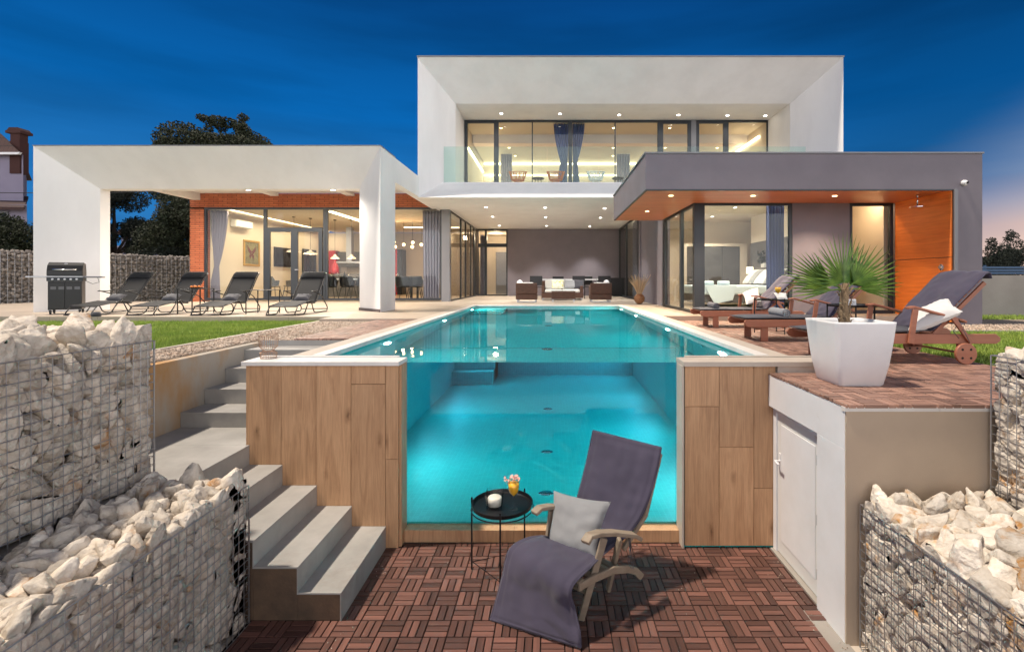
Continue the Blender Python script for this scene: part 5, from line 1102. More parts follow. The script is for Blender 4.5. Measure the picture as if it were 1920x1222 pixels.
# ================================================================ grill
gx, gy = -10.05, 9.9
gr_ = thing('gas_grill', 'black gas grill cart with side shelves against the white carport pillar', 'grill', (gx, gy, 0))
q = MB(); q.box(gx-.31, gx+.31, gy-.25, gy+.25, .10, .74); q.build('cabinet', M['blackm'], gr_, bevel=.008)
for s in (-1, 1):
    q = MB(); q.box(gx+s*.155-.148, gx+s*.155+.148, gy-.268, gy-.252, .12, .70); dd = q.build('cabinet_door', M['blackm'], gr_, bevel=.005)
q = MB(); q.box(gx-.33, gx+.33, gy-.275, gy+.25, .742, .83); q.build('control_panel', M['frame'], gr_, bevel=.006)
for k in range(5):
    q = MB(); q.lathe([(0, 0), (.026, 0), (.022, .028), (0, .03)], n=16); q.xf(Matrix.Translation((gx-.22+k*.11, gy-.276, .785)) @ Matrix.Rotation(R(90), 4, 'X')); q.build('knob', M['alu'], gr_, smooth=False)
q = MB()
for k in range(4):
    for j in range(3): q.box(gx-.26+k*.145, gx-.20+k*.145+.04, gy-.2705, gy-.2685, .56+j*.022, .572+j*.022)
q.build('louvre', M['greylt'], gr_)
q = MB(); q.prism([(gy-.27, .86), (gy-.27, .98), (gy-.20, 1.10), (gy-.05, 1.17), (gy+.18, 1.15), (gy+.25, .98), (gy+.25, .86)], 'x', gx-.33, gx+.33); hd = q.build('hood', M['blackm'], gr_, bevel=.015)
q = MB(); q.tube([(gx-.22, gy-.31, 1.0), (gx+.22, gy-.31, 1.0)], .016, 10); q.build('handle', M['chrome'], hd, smooth=True)
q = MB(); q.lathe([(0, 0), (.035, 0), (.035, .006), (0, .007)], n=20, sx=1.0, sy=.6); q.xf(Matrix.Translation((gx, gy-.13, 1.135)) @ Matrix.Rotation(R(60), 4, 'X')); q.build('badge', M['alu'], hd)
q = MB(); q.box(gx-.335, gx+.335, gy-.28, gy+.26, .832, .858); q.build('cook_box_rim', M['alu'], gr_, bevel=.004)
q = MB(); q.box(gx-.70, gx-.34, gy-.24, gy+.22, .82, .855); q.build('side_shelf', M['alu'], gr_, bevel=.006)
q = MB(); q.box(gx+.34, gx+.70, gy-.24, gy+.22, .82, .855); q.build('side_shelf', M['greylt'], gr_, bevel=.006)
q = MB(); q.tube([(gx+.34, gy-.1, .76), (gx+.50, gy-.12, .68), (gx+.62, gy-.1, .72), (gx+.58, gy, .82)], .006, 6); q.build('gas_hose', M['blackm'], gr_, smooth=True)
for sx_ in (-1, 1):
    for sy_ in (-1, 1):
        q = MB(); q.lathe([(0, -.018), (.042, -.018), (.046, 0), (.042, .018), (0, .018)], n=18); q.xf(Matrix.Translation((gx+sx_*.27, gy+sy_*.2, .048)) @ Matrix.Rotation(R(90), 4, 'Y')); q.build('caster', M['blackm'], gr_)
        q = MB(); q.box(gx+sx_*.27-.028, gx+sx_*.27-.021, gy+sy_*.2-.015, gy+sy_*.2+.015, .05, .10); q.build('caster_bracket', M['blackm'], gr_)
gr_.scale = (.80, .80, .90); gr_.location = (-9.98, 9.98, .0); gr_.rotation_euler = (0, 0, R(36))
# ================================================================ porch lounge set
def wicker_chair(label, x, y, rz, w=.66, d=.70, h=.60, name='wicker_armchair', cat='armchair'):
    t = thing(name, label, cat, (0, 0, 0), group='wicker lounge set in the porch')
    q = MB(); q.box(-w/2, w/2, -d/2+.02, d/2, .09, .26); q.build('seat_base', M['wicker'], t, bevel=.015)
    q = MB(); q.box(-w/2, w/2, d/2-.10, d/2+.02, .265, h); q.build('backrest', M['wicker'], t, bevel=.02)
    for s in (-1, 1): q = MB(); q.box(s*w/2-(.10 if s > 0 else 0), s*w/2+(.10 if s < 0 else 0), -d/2+.02, d/2-.105, .265, .50); q.build('arm', M['wicker'], t, bevel=.02)
    n = 1 if w < 1 else 2; cw = (w-.22)/n
    for k in range(n):
        x0 = -w/2+.11+k*cw; q = MB(); q.box(x0+.005, x0+cw-.005, -d/2+.03, d/2-.11, .27, .38); q.build('seat_cushion', M['whitefab'], t, bevel=.03)
        q = MB(); q.box(x0+.005, x0+cw-.005, d/2-.22, d/2-.11, .385, h-.0+.02); q.build('back_cushion', M['whitefab'], t, bevel=.03)
    for sx_ in (-1, 1):
        for sy_ in (-1, 1): q = MB(); q.box(sx_*(w/2-.05)-.02, sx_*(w/2-.05)+.02, sy_*(d/2-.06)-.02, sy_*(d/2-.06)+.02, .003, .09); q.build('foot', M['alu'], t)
    q = MB(); q.box(-w/2+.07, w/2-.07, d/2-.08, d/2-.06, .01, .03); q.build('foot_bar', M['alu'], t)
    t.location = (x, y, .002); t.rotation_euler = (0, 0, rz); return t
wicker_chair('left brown wicker armchair seen from behind, facing the sofa', (988-VX)*15.3/F, 15.3, R(180))
wicker_chair('right brown wicker armchair seen from behind, facing the sofa', (1125-VX)*15.3/F, 15.3, R(180))
wicker_chair('two seat brown wicker sofa with cream cushions in the porch', (1054-VX)*16.8/F, 16.8, 0, 1.42, .78, .66, 'wicker_sofa', 'sofa')
ct = thing('coffee_table', 'low brown wicker coffee table before the sofa', 'coffee table', ((1056-VX)*15.5/F, 15.4, 0), group='wicker lounge set in the porch')
X_ = (1056-VX)*15.5/F; q = MB(); q.box(X_-.38, X_+.38, 15.15, 15.65, .10, .34); q.build('body', M['wicker'], ct, bevel=.02); q = MB(); q.box(X_-.40, X_+.40, 15.13, 15.67, .35, .362); q.build('glass_top', M['glass'], ct)
for s in (-1, 1):
    q = MB(); q.box(X_+s*.33-.02, X_+s*.33+.02, 15.18, 15.22, .003, .10); q.build('foot', M['alu'], ct); q = MB(); q.box(X_+s*.33-.02, X_+s*.33+.02, 15.58, 15.62, .003, .10); q.build('foot', M['alu'], ct)
YP = mat('yellow_leaf_fabric', (.70, .68, .55), .95, c2=(.55, .50, .12), nscale=14, contrast=(.52, .60))
for lab, x, m_, w in (('cream pillow with yellow leaf print on the wicker sofa', 1046, YP, .42), ('pale grey pillow on the wicker sofa', 1070, M['greyfab'], .42), ('dark pillow at the right end of the wicker sofa', 1086, M['darkfab'], .36)):
    X = (x-VX)*16.6/F; q = pillow((X-w/2, 16.86, .72), (X+w/2, 16.90, .70), (X+w/2, 16.64, .40), (X-w/2, 16.60, .40), .12, x, 10, .01); o = q.build('sofa_pillow', m_, smooth=True); tag(o, lab, 'pillow', 'pillows on the wicker sofa')
for lab, x in (('white ball on a stem behind the left wicker armchair', 974), ('white ball on a stem behind the right wicker armchair', 1138)):
    X = (x-VX)*15.9/F; q = MB(); q.lathe([(.10*math.sin(a), .10-.10*math.cos(a)) for a in np.linspace(0, math.pi, 12)], (X, 15.75+.3, .50), 16)
    q.tube([(X, 16.05, .003), (X, 16.05, .50)], .02, 8); o = q.build('white_ball', M['potwhite'], smooth=True); tag(o, lab, 'lamp', 'white balls on stems in the porch')  # small round white shapes, modelled as a ball on a stem
dt = thing('outdoor_table', 'long white topped table behind the wicker sofa', 'table', (.6, 19, 0))
xa, xb = (996-VX)*19/F, (1128-VX)*19/F; q = MB(); q.box(xa, xb, 18.7, 19.5, .70, .74); q.build('table_top', M['potwhite'], dt, bevel=.005)
for x in (xa+.1, xb-.1):
    for y in (18.78, 19.42): q = MB(); q.box(x-.03, x+.03, y-.03, y+.03, .003, .70); q.build('leg', M['blackm'], dt)
def slat_chair(label, x, y, rz, group, m='blackm', h=.85):
    t = thing('patio_chair', label, 'chair', (0, 0, 0), group=group)
    q = MB(); q.box(-.23, .23, -.22, .22, .42, .45); q.build('seat', M[m], t, bevel=.006)
    q = MB(); q.box(-.23, .23, .20, .225, .50, h); q.build('backrest', M[m], t, bevel=.006)
    for sx_ in (-1, 1):
        q = MB(); q.tube([(sx_*.22, .215, .003), (sx_*.22, .215, h)], .014, 8); q.build('leg', M[m], t); q = MB(); q.tube([(sx_*.22, -.20, .003), (sx_*.22, -.20, .62), (sx_*.22, .2, .64)], .014, 8); q.build('leg', M[m], t)
    t.location = (x, y, .002); t.rotation_euler = (0, 0, rz); return t
pc = slat_chair('dark patio chair behind the gap left of the sofa', -.55, 18.2, R(180), 'dark patio chairs at the porch table')
dup(pc, (1.05, 18.2, .002), R(175), 'dark patio chair just right of the wicker sofa'); dup(pc, (2.0, 18.3, .002), R(180), 'dark patio chair behind the right wicker armchair'); dup(pc, (1.5, 20.0, .002), 0, 'rear right dark patio chair between the white topped table and mauve wall'); dup(pc, (.3, 20.0, .002), 0, 'rear left dark patio chair between the white topped table and mauve wall')
q = MB(); q.box(2.0, 3.1, 20.6, 21.3, .02, .80); o = q.build('outdoor_cabinet', M['blackm'], bevel=.01); tag(o, 'low black cabinet in the right corner of the porch', 'cabinet')
# dried reeds in a round vase
vz = thing('reed_vase', 'round woven vase of tall dried reeds at the porch corner', 'vase', (2.56, 14.0, 0))
q = MB(); rr = random.Random(8)
for k in range(40):
    n_ = Vector((rr.gauss(0, 1), rr.gauss(0, 1), rr.gauss(0, .6))).normalized(); u = n_.cross(Vector((0, 0, 1))).normalized(); v = n_.cross(u)
    q.tube([Vector((2.56, 14.0, .155))+(u*math.cos(a)+v*math.sin(a))*.145 for a in np.linspace(0, 2*math.pi, 17)[:-1]], .009, 5, closed=True)
q.build('vase', mat('rattan', (.30, .13, .06), .7, c2=(.45, .25, .12), nscale=20), vz, fixn=False)
q = MB()
for k in range(85):
    a = rr.uniform(0, 6.28); s = rr.uniform(.05, .34); h = rr.uniform(.35, .62); p0 = Vector((2.56+.04*math.cos(a), 14+.04*math.sin(a), .26)); p1 = Vector((2.56+s*math.cos(a), 14+s*math.sin(a), .26+h)); pm_ = p0.lerp(p1, .5)+Vector((0, 0, .06))
    q.tube([p0, pm_, p1], [.005, .006, .003], 4)
q.build('reeds', M['dried'], vz, fixn=False)
# ================================================================ interiors
def curtain(name, label, xt0, xt1, xb0, xb1, y, z0, z1, m, folds=7, tie=None, amp=.035, group=None):
    """pleated curtain; tie = (z, x0, x1) pinch"""
    q = MB(); nu, nv = folds*10, 24; G = np.zeros((nv+1, nu+1, 3))
    for j in range(nv+1):
        t = j/nv; z = z1+(z0-z1)*t
        if tie:
            tz, ta, tb = tie; tt = (z1-tz)/(z1-z0)
            if t < tt: s = (t/tt)**1.6; a, b = xt0+(ta-xt0)*s, xt1+(tb-xt1)*s
            else: s = ((t-tt)/(1-tt))**.7; a, b = ta+(xb0-ta)*s, tb+(xb1-tb)*s
        else: a, b = xt0+(xb0-xt0)*t, xt1+(xb1-xt1)*t
        for i in range(nu+1):
            u = i/nu; G[j, i] = (a+(b-a)*u, y+amp*math.sin(u*folds*2*math.pi+.4*math.sin(t*5))*(1-.3*abs(b-a)/max(abs(xt1-xt0), .01)*0)+.01*mnoise.noise(Vector((u*4, t*5, y))), z)
    q.grid(G); o = q.build(name, m, smooth=True); s_ = o.modifiers.new('thick', 'SOLIDIFY'); s_.thickness = .004
    return tag(o, label, 'curtain', group)
c = lambda x, D: (x-VX)*D/F
curtain('curtain', 'mauve curtain tied back at the left end of the dining room glass', c(396, 16.1), c(430, 16.1), c(393, 16.1), c(416, 16.1), 16.05, .02, 3.0, M['curt'], 6, (1.15, c(404, 16.1), c(413, 16.1)))
curtain('curtain', 'mauve curtain at the right end of the dining room glass', c(793, 16.1), c(827, 16.1), c(795, 16.1), c(825, 16.1), 16.05, .02, 3.0, M['curt'], 6)
curtain('curtain', 'navy curtain beside the bedroom glass wall', 4.55, 4.92, 4.55, 4.92, 10.22, .02, 2.5, M['curtnavy'], 6)
curtain('curtain', 'tied navy curtain left of the middle upper window frame', c(1038, 16.75), c(1066, 16.75), c(1043, 16.75), c(1063, 16.75), 16.72, 3.6, 6.09, M['curtnavy'], 5, (4.75, c(1051, 16.75), c(1064, 16.75)))
curtain('curtain', 'tied navy curtain right of the middle upper window frame', c(1073, 16.75), c(1096, 16.75), c(1074, 16.75), c(1088, 16.75), 16.72, 3.6, 6.09, M['curtnavy'], 5, (4.75, c(1074, 16.75), c(1082, 16.75)))
curtain('curtain', 'mauve upstairs curtain behind the left orange chair', c(939, 19.4), c(960, 19.4), c(939, 19.4), c(960, 19.4), 19.4, 3.6, 5.75, M['curt'], 5)
curtain('curtain', 'mauve upstairs curtain behind the right black round table', c(1156, 19.4), c(1181, 19.4), c(1156, 19.4), c(1181, 19.4), 19.4, 3.6, 5.75, M['curt'], 5)
curtain('curtain', 'brown curtain in the corner glazing of the porch', -3.2, -2.98, -3.2, -2.98, 21.9, .02, 2.7, M['curt'], 4)
# left wall of the dining room
pf = thing('framed_picture', 'gilt framed butterfly picture on the white dining room wall', 'picture', (-11.27, 18.2, 1.7))
q = MB(); q.box(-11.279, -11.24, 17.72, 18.70, 1.22, 1.30); q.box(-11.279, -11.24, 17.72, 18.70, 2.11, 2.19); q.box(-11.279, -11.24, 17.72, 17.80, 1.30, 2.11); q.box(-11.279, -11.24, 18.62, 18.70, 1.30, 2.11); q.build('frame', M['gold'], pf, bevel=.01)
q = MB(); q.box(-11.279, -11.262, 17.80, 18.62, 1.30, 2.11); q.build('canvas', M['artbg'], pf)
q = MB()
for s in (-1, 1):
    q.prism([(18.21, 1.76), (18.21+s*.27, 1.98), (18.21+s*.20, 1.78), (18.21+s*.06, 1.66)], 'x', -11.262, -11.258); q.prism([(18.21, 1.70), (18.21+s*.15, 1.62), (18.21+s*.11, 1.48), (18.21+s*.02, 1.60)], 'x', -11.262, -11.258)
q.build('butterfly', mat('dark_red_paint', (.12, .02, .02), .7), pf)
tv = thing('television', 'flat black television on the white dining room wall', 'television', (-11.26, 20.3, 1.67))
q = MB(); q.box(-11.278, -11.22, 19.67, 20.96, 1.25, 2.06); q.build('housing', M['blackm'], tv, bevel=.01); q = MB(); q.box(-11.219, -11.215, 19.70, 20.93, 1.28, 2.03); q.build('screen', M['screen'], tv)
ac = thing('air_conditioner', 'white air conditioner high on the dining room wall', 'air conditioner', (-11.2, 17.5, 2.7))
q = MB(); q.box(-11.278, -11.05, 17.0, 17.95, 2.58, 2.84); q.build('housing', M['potwhite'], ac, bevel=.03); q = MB(); q.box(-11.13, -11.045, 17.05, 17.90, 2.585, 2.60); q.build('outlet_flap', M['greylt'], ac)
ind = thing('interior_door', 'dark framed glass door at the back of the dining room wall', 'door', (-11.25, 22.5, 0))
q = MB(); q.box(-11.278, -11.20, 21.9, 23.1, 2.02, 2.12); q.box(-11.278, -11.20, 21.9, 22.0, .013, 2.02); q.box(-11.278, -11.20, 23.0, 23.1, .013, 2.02); q.box(-11.278, -11.20, 22.0, 23.0, .95, 1.05); q.build('frame', M['frame'], ind); q = MB(); q.box(-11.25, -11.24, 22.0, 23.0, .013, 2.02); q.build('pane', M['screen'], ind)
# pendants
def pendant(label, x, y, z, ztop, group, m='cream', r=.17):
    t = thing('pendant_lamp', label, 'pendant lamp', (x, y, ztop), group=group)
    q = MB(); q.lathe([(.03, .16), (.045, .14), (.05, .09), (r*.75, .05), (r, 0), (r*.97, 0), (r*.7, .045), (.02, .13)], (x, y, z), 20, cap=False); q.build('lamp_shade', M[m], t, smooth=True)
    q = MB(); q.tube([(x, y, z+.15), (x, y, ztop)], .006, 6); q.lathe([(0, 0), (.05, -.03), (.06, 0)], (x, y, ztop), 12); q.build('cord', M['blackm'], t)
    q = MB(); q.lathe([(.045*math.sin(a), .045-.045*math.cos(a)) for a in np.linspace(0, math.pi, 9)], (x, y, z-.005), 12); q.build('bulb', M['e_warm'], t, smooth=True)
    lamp('POINT', (x, y, z-.07), 7, (1, .75, .5), size=.04); return t
pendant('left cream bell pendant over the dining table', -8.26, 18.5, 1.52, 3.0, 'cream bell pendants'); pendant('right cream bell pendant over the dining table, beside the column', -7.63, 18.5, 1.52, 3.0, 'cream bell pendants')
pendant('flat pendant seen through the left leaf of the glass door', -9.35, 17.6, 1.72, 3.0, 'flat pendants at the glass door', r=.26); pendant('flat pendant seen through the right leaf of the glass door', -8.95, 18.0, 1.66, 3.0, 'flat pendants at the glass door', r=.26)
for k, (x, y, D_) in enumerate(((739, 454, 19), (741, 463, 18.6), (757, 459, 19), (774, 455, 19), (773, 463, 18.6), (790, 459, 19.2))):
    X, Y, Z = px(x, y, D_); t = thing('globe_pendant', 'small glowing globe bulb hanging in the cluster right of the column', 'pendant lamp', (X, Y, 3.0), group='globe pendants over the table end')
    q = MB(); q.lathe([(.055*math.sin(a), .055-.055*math.cos(a)) for a in np.linspace(0, math.pi, 9)], (X, Y, Z-.05), 12); q.build('globe', M['e_warm'], t, smooth=True); q = MB(); q.tube([(X, Y, Z+.06), (X, Y, 2.99)], .005, 5); q.build('cord', M['blackm'], t)
    if k % 2 == 0: lamp('POINT', (X, Y-.1, Z-.12), 9, (1, .6, .3), size=.04)
# dining furniture
tb = thing('dining_table', 'long white topped dining table behind the glass wall', 'dining table', (-6.6, 17.6, 0))
q = MB(); q.box(-8.7, -4.7, 17.2, 18.3, .71, .75); q.build('table_top', M['potwhite'], tb, bevel=.004)
for x in (-8.4, -5.0):
    for y in (17.35, 18.15): q = MB(); q.box(x-.035, x+.035, y-.035, y+.035, .015, .71); q.build('leg', M['blackm'], tb)
def shell_chair(label, x, y, rz, group, m='blackm'):
    t = thing('dining_chair', label, 'chair', (0, 0, 0), group=group)
    q = MB(); G = np.zeros((13, 9, 3))
    for i in range(13):
        a = R(-20+220*i/12)
        for j in range(9):
            s = j/8; r0 = .23+.05*s; hh = .42+(.40*s)*(1 if 2 < i < 10 else .62); G[i, j] = (r0*math.cos(a), r0*math.sin(a)*.95, hh if s > 0 else .43)
    q.grid(G); q.build('backrest', M[m], t, smooth=True).modifiers.new('t', 'SOLIDIFY').thickness = .02
    q = MB(); q.lathe([(0, .44), (.23, .44), (.25, .46), (.22, .475), (0, .47)], (0, 0, 0), 20); q.build('seat', M[m], t)
    for sx_ in (-1, 1):
        for sy_ in (-1, 1): q = MB(); q.tube([(sx_*.15, sy_*.15, .44), (sx_*.23, sy_*.22, .004)], .013, 6); q.build('leg', M[m], t)
    t.location = (x, y, .013); t.rotation_euler = (0, 0, rz); return t
CG = 'black shell chairs round the dining table'
ch = shell_chair('black shell dining chair at the door end of the table', -8.35, 16.85, R(170), CG)
LB = ['black shell dining chair, second from the door, back to the glass', 'black shell dining chair, third from the door, back to the glass', 'black shell dining chair just left of the white column', 'black shell dining chair just right of the white column', 'black shell dining chair near the right mauve curtain']
for i, x in enumerate((-7.70, -7.08, -6.45, -5.15, -4.75)): dup(ch, (x, 16.85 if i < 4 else 17.0, .013), R(180+(-1)**i*6), LB[i])
for i, (x, lab) in enumerate(((-7.6, 'black shell chair on the far side of the table, left end'), (-6.9, 'black shell chair on the far side of the table, under the right bell pendant'), (-5.3, 'black shell chair on the far side of the table, under the globe bulbs'))): dup(ch, (x, 18.75, .013), 0, lab)
q = ch
gc = shell_chair('grey shell chair seen through the left door leaf', c(512, 17.4), 17.4, R(90), 'grey chairs behind the glass door', 'warddark'); dup(gc, (c(545, 18.6), 18.6, .013), R(-80), 'grey shell chair seen through the centre of the glass door')
for i, x in enumerate((622, 634, 655, 738, 746)):
    X = (x-VX)*17.6/F; wineglass('wine_glass', 'empty wine glass standing on the white dining table', 'glass', (X, 17.6, .751), .2, .045, .5, M['tableglass'], group='glasses on the dining table')
q = MB(); q.lathe([(0, 0), (.04, 0), (.045, .12), (.02, .2), (.018, .27), (0, .27)], (c(646, 17.8), 17.8, .751), 14); o = q.build('wine_bottle', M['blackm'], smooth=True); tag(o, 'dark bottle standing on the white dining table', 'bottle')
kt = thing('kitchen_unit', 'black kitchen counter with red tall cabinets at the back wall', 'kitchen', (-8, 23, 0))
q = MB(); q.box(c(600, 23), c(660, 23), 22.9, 23.44, .02, .9); q.box(c(660, 23), c(735, 23), 22.9, 23.44, .02, .9); q.build('base_cabinet', M['blackm'], kt); q = MB(); q.box(c(600, 23), c(735, 23), 22.86, 23.44, .905, .94); q.build('worktop', M['potwhite'], kt)
q = MB(); q.box(c(608, 23), c(629, 23), 23.0, 23.44, .95, 2.1); q.build('cabinet', M['red'], kt); q = MB(); q.box(c(735, 23), c(747, 23), 22.8, 23.44, .02, 2.15); q.build('cabinet', M['red'], kt); q = MB(); q.box(c(747, 23), c(756, 23), 22.8, 23.44, .02, 2.15); q.build('cabinet', M['blackm'], kt)
q = MB(); q.box(c(632, 23), c(733, 23), 23.1, 23.44, 1.35, 2.05); q.build('wall_cabinet', M['warddark'], kt)
hdn = thing('cooker_hood', 'flat steel cooker hood hanging over the kitchen island', 'cooker hood', (c(655, 21), 21, 1.5)); q = MB(); q.box(c(633, 21), c(680, 21), 20.7, 21.4, 1.42, 1.50); q.build('canopy_plate', M['alu'], hdn, bevel=.01); q = MB(); q.box(c(655, 21)-.12, c(655, 21)+.12, 20.95, 21.2, 1.50, 2.99); q.build('duct', M['alu'], hdn)
q = MB(); q.lathe([(0, 0), (.13, 0), (.16, .1), (.13, .34), (.05, .48), (.06, .55), (0, .55)], (c(628, 20), 20, .96), 16); o = q.build('red_vase', M['red'], smooth=True); tag(o, 'tall red vase on the kitchen island', 'vase')
q = MB(); q.box(c(610, 20), c(700, 20), 19.7, 20.5, .014, .95); o = q.build('kitchen_island', M['warddark'], bevel=.01); tag(o, 'dark kitchen island behind the dining table', 'kitchen island')
# bedroom
bd = thing('bed', 'double bed with pale blue cover in the glass walled bedroom', 'bed', (4.9, 12.9, 0))
q = MB(); q.box(3.75, 5.93, 12.05, 13.8, .12, .32); q.build('base', M['warddark'], bd, bevel=.01); q = MB(); q.box(3.70, 5.93, 12.0, 13.85, .325, .56); q.build('mattress', M['bed'], bd, bevel=.05)
q = MB(); q.prism([(3.80, .565), (4.6, .565), (4.5, .20), (4.06, .10), (3.95, .28)], 'y', 11.965, 11.985); q.build('bed_throw', M['bed'], bd); q = MB(); q.box(5.94, 6.015, 11.95, 14.0, .02, 1.05); q.build('headboard', M['warddark'], bd, bevel=.02)
for i, (y, s) in enumerate(((12.2, .3), (12.75, .3), (13.2, .26), (13.5, .3))):
    q = pillow((5.82, y-s, .98), (5.82, y+s, .98), (5.46, y+s, .60), (5.46, y-s, .60), .18, i, 10, .01); o = q.build('bed_pillow', M['whitefab' if i % 2 else 'greyfab'], smooth=True); tag(o, 'plump pillow propped on the pale blue bed', 'pillow', 'pillows on the bed')
for i, x in enumerate((3.95, 4.35)):
    q = MB(); q.tube([(x-.14, 12.2+.3*i*0, .62), (x+.14, 12.2, .62)], .055, 14); o = q.build('bath_towel', M['bed'], smooth=True); tag(o, 'rolled pale towel on the foot of the bed', 'towel', 'rolled towels on the bed')
wd = thing('wardrobe', 'dark grey three door wardrobe at the back of the bedroom', 'wardrobe', (5.0, 15.4, 0))
for k in range(3): xa = 4.30+k*.56; q = MB(); q.box(xa+.004, xa+.552, 15.3, 15.69, .02, 1.75); q.build('door', M['warddark'], wd, bevel=.004)
q = MB(); q.box(4.2, 4.295, 15.28, 15.69, .015, 1.85); q.box(5.985, 6.20, 15.28, 15.69, .015, 1.85); q.box(4.295, 5.985, 15.28, 15.69, 1.76, 1.85); q.build('surround', M['intwhite'], wd)
bl = thing('bedside_lamp', 'small glowing bedside lamp beyond the bed', 'lamp', (c(1406, 14.2), 14.2, .55)); X = c(1406, 14.2)
q = MB(); q.lathe([(.10, 0), (.09, .2)], (X, 14.2, .88), 18, cap=False); q.build('lamp_shade', M['e_shade'], bl, smooth=True); q = MB(); q.lathe([(0, 0), (.05, 0), (.01, .03), (.01, .32)], (X, 14.2, .555), 10); q.build('base', M['alu'], bl)
q = MB(); q.box(X-.2, X+.2, 14.0, 14.4, .015, .55); o = q.build('nightstand', M['intwhite'], bevel=.01); tag(o, 'pale nightstand under the glowing bedside lamp', 'nightstand')
pp = thing('potted_plant', 'small dark plant in a white pot on top of the dark headboard', 'plant', (5.97, 13.6, 1.051)); q = MB(); q.box(5.945, 6.01, 13.50, 13.70, 1.052, 1.17); q.build('pot', M['potwhite'], pp); q = MB(); rr = random.Random(2)
for k in range(60): p = Vector((5.93+rr.uniform(-.08, .08), 13.6+rr.uniform(-.12, .12), 1.16+rr.uniform(0, .34))); q.obox(p, (.05, .05, .004), Euler((rr.uniform(0, 6), rr.uniform(0, 6), 0)).to_matrix())
q.build('foliage', M['foliage2'], pp)
# upstairs chairs and tables
def wire_chair(label, x, m):
    t = thing('wire_chair', label, 'chair', (0, 0, 0), group='openwork tub chairs on the balcony')
    q = MB(); rr = random.Random(int(abs(x)*100)); pt = lambda a, s: Vector(((.20+.09*s)*math.cos(a), (.20+.09*s)*math.sin(a)*.9, .30+.28*s*(1+.25*math.sin(a))))
    for k in range(26):
        a = R(-30+240*k/25); da = rr.uniform(-.35, .35); q.tube([pt(a, 0), pt(a+da*.5, .5), pt(a+da, 1)], .008, 5); q.tube([pt(a, .1), pt(a-da*.9, .9)], .007, 5)
    for s in (0, .45, 1): q.tube([pt(R(-30+240*k/20), s) for k in range(21)], .012 if s == 1 else .008, 6)
    q.build('shell', m, t, fixn=False); q = MB(); q.lathe([(0, .29), (.20, .29), (.21, .31), (0, .315)], (0, 0, 0), 18); q.build('seat', m, t)
    for a in (45, 135, 225, 315): q = MB(); q.tube([(.13*math.cos(R(a)), .13*math.sin(R(a)), .29), (.2*math.cos(R(a)), .2*math.sin(R(a)), .004)], .011, 6); q.build('leg', m, t)
    t.location = (x, 15.5, 3.583); return t
OR = mat('orange_lacquer', (.62, .17, .03), .4)
wire_chair('left orange openwork chair on the balcony', c(971, 15.5), OR); wire_chair('orange openwork chair next to the tied navy curtains', c(1042, 15.5), OR); wire_chair('white openwork chair on the balcony', c(1117, 15.5), M['potwhite'])
for x, lab in ((1009, 'black round table between the two orange balcony chairs'), (1159, 'black round table right of the white balcony chair')):
    X = c(x, 15.5); t = thing('balcony_table', lab, 'side table', (X, 15.5, 3.583), group='round tables on the balcony'); q = MB(); q.lathe([(0, 0), (.19, 0), (.20, .015), (.19, .03), (0, .03)], (X, 15.5, 3.93), 24); q.build('table_top', M['blackm'], t)
    for a in (30, 150, 270): q = MB(); q.tube([(X+.10*math.cos(R(a)), 15.5+.10*math.sin(R(a)), 3.93), (X+.16*math.cos(R(a)), 15.5+.16*math.sin(R(a)), 3.587)], .012, 6); q.build('leg', M['blackm'], t)

# ================================================================ background: neighbours, trees, fence
def leafcloud(name, clumps, n, size, m, parent=None, seed=0, flat=.8):
    r = np.random.default_rng(seed); C = np.array([c_[:3] for c_ in clumps]); Rr = np.array([c_[3] for c_ in clumps]); w = Rr**2/np.sum(Rr**2); idx = r.choice(len(C), n, p=w)
    d = r.normal(size=(n, 3)); d /= np.linalg.norm(d, axis=1)[:, None]; rad = Rr[idx]*r.uniform(.35, 1.05, n)**.6; P = C[idx]+d*rad[:, None]*np.array([1, 1, flat])
    a = r.normal(size=(n, 3)); a /= np.linalg.norm(a, axis=1)[:, None]; b = np.cross(a, r.normal(size=(n, 3))); b /= np.linalg.norm(b, axis=1)[:, None]; s = size*r.uniform(.6, 1.4, n)[:, None]
    Vv = np.stack([P-a*s, P+b*s*.55, P+a*s, P-b*s*.55], 1).reshape(-1, 3)
    if parent: Vv = Vv-np.array(rootloc(parent))
    return quick_mesh(name, Vv, np.arange(4*n).reshape(-1, 4), m, parent=parent)
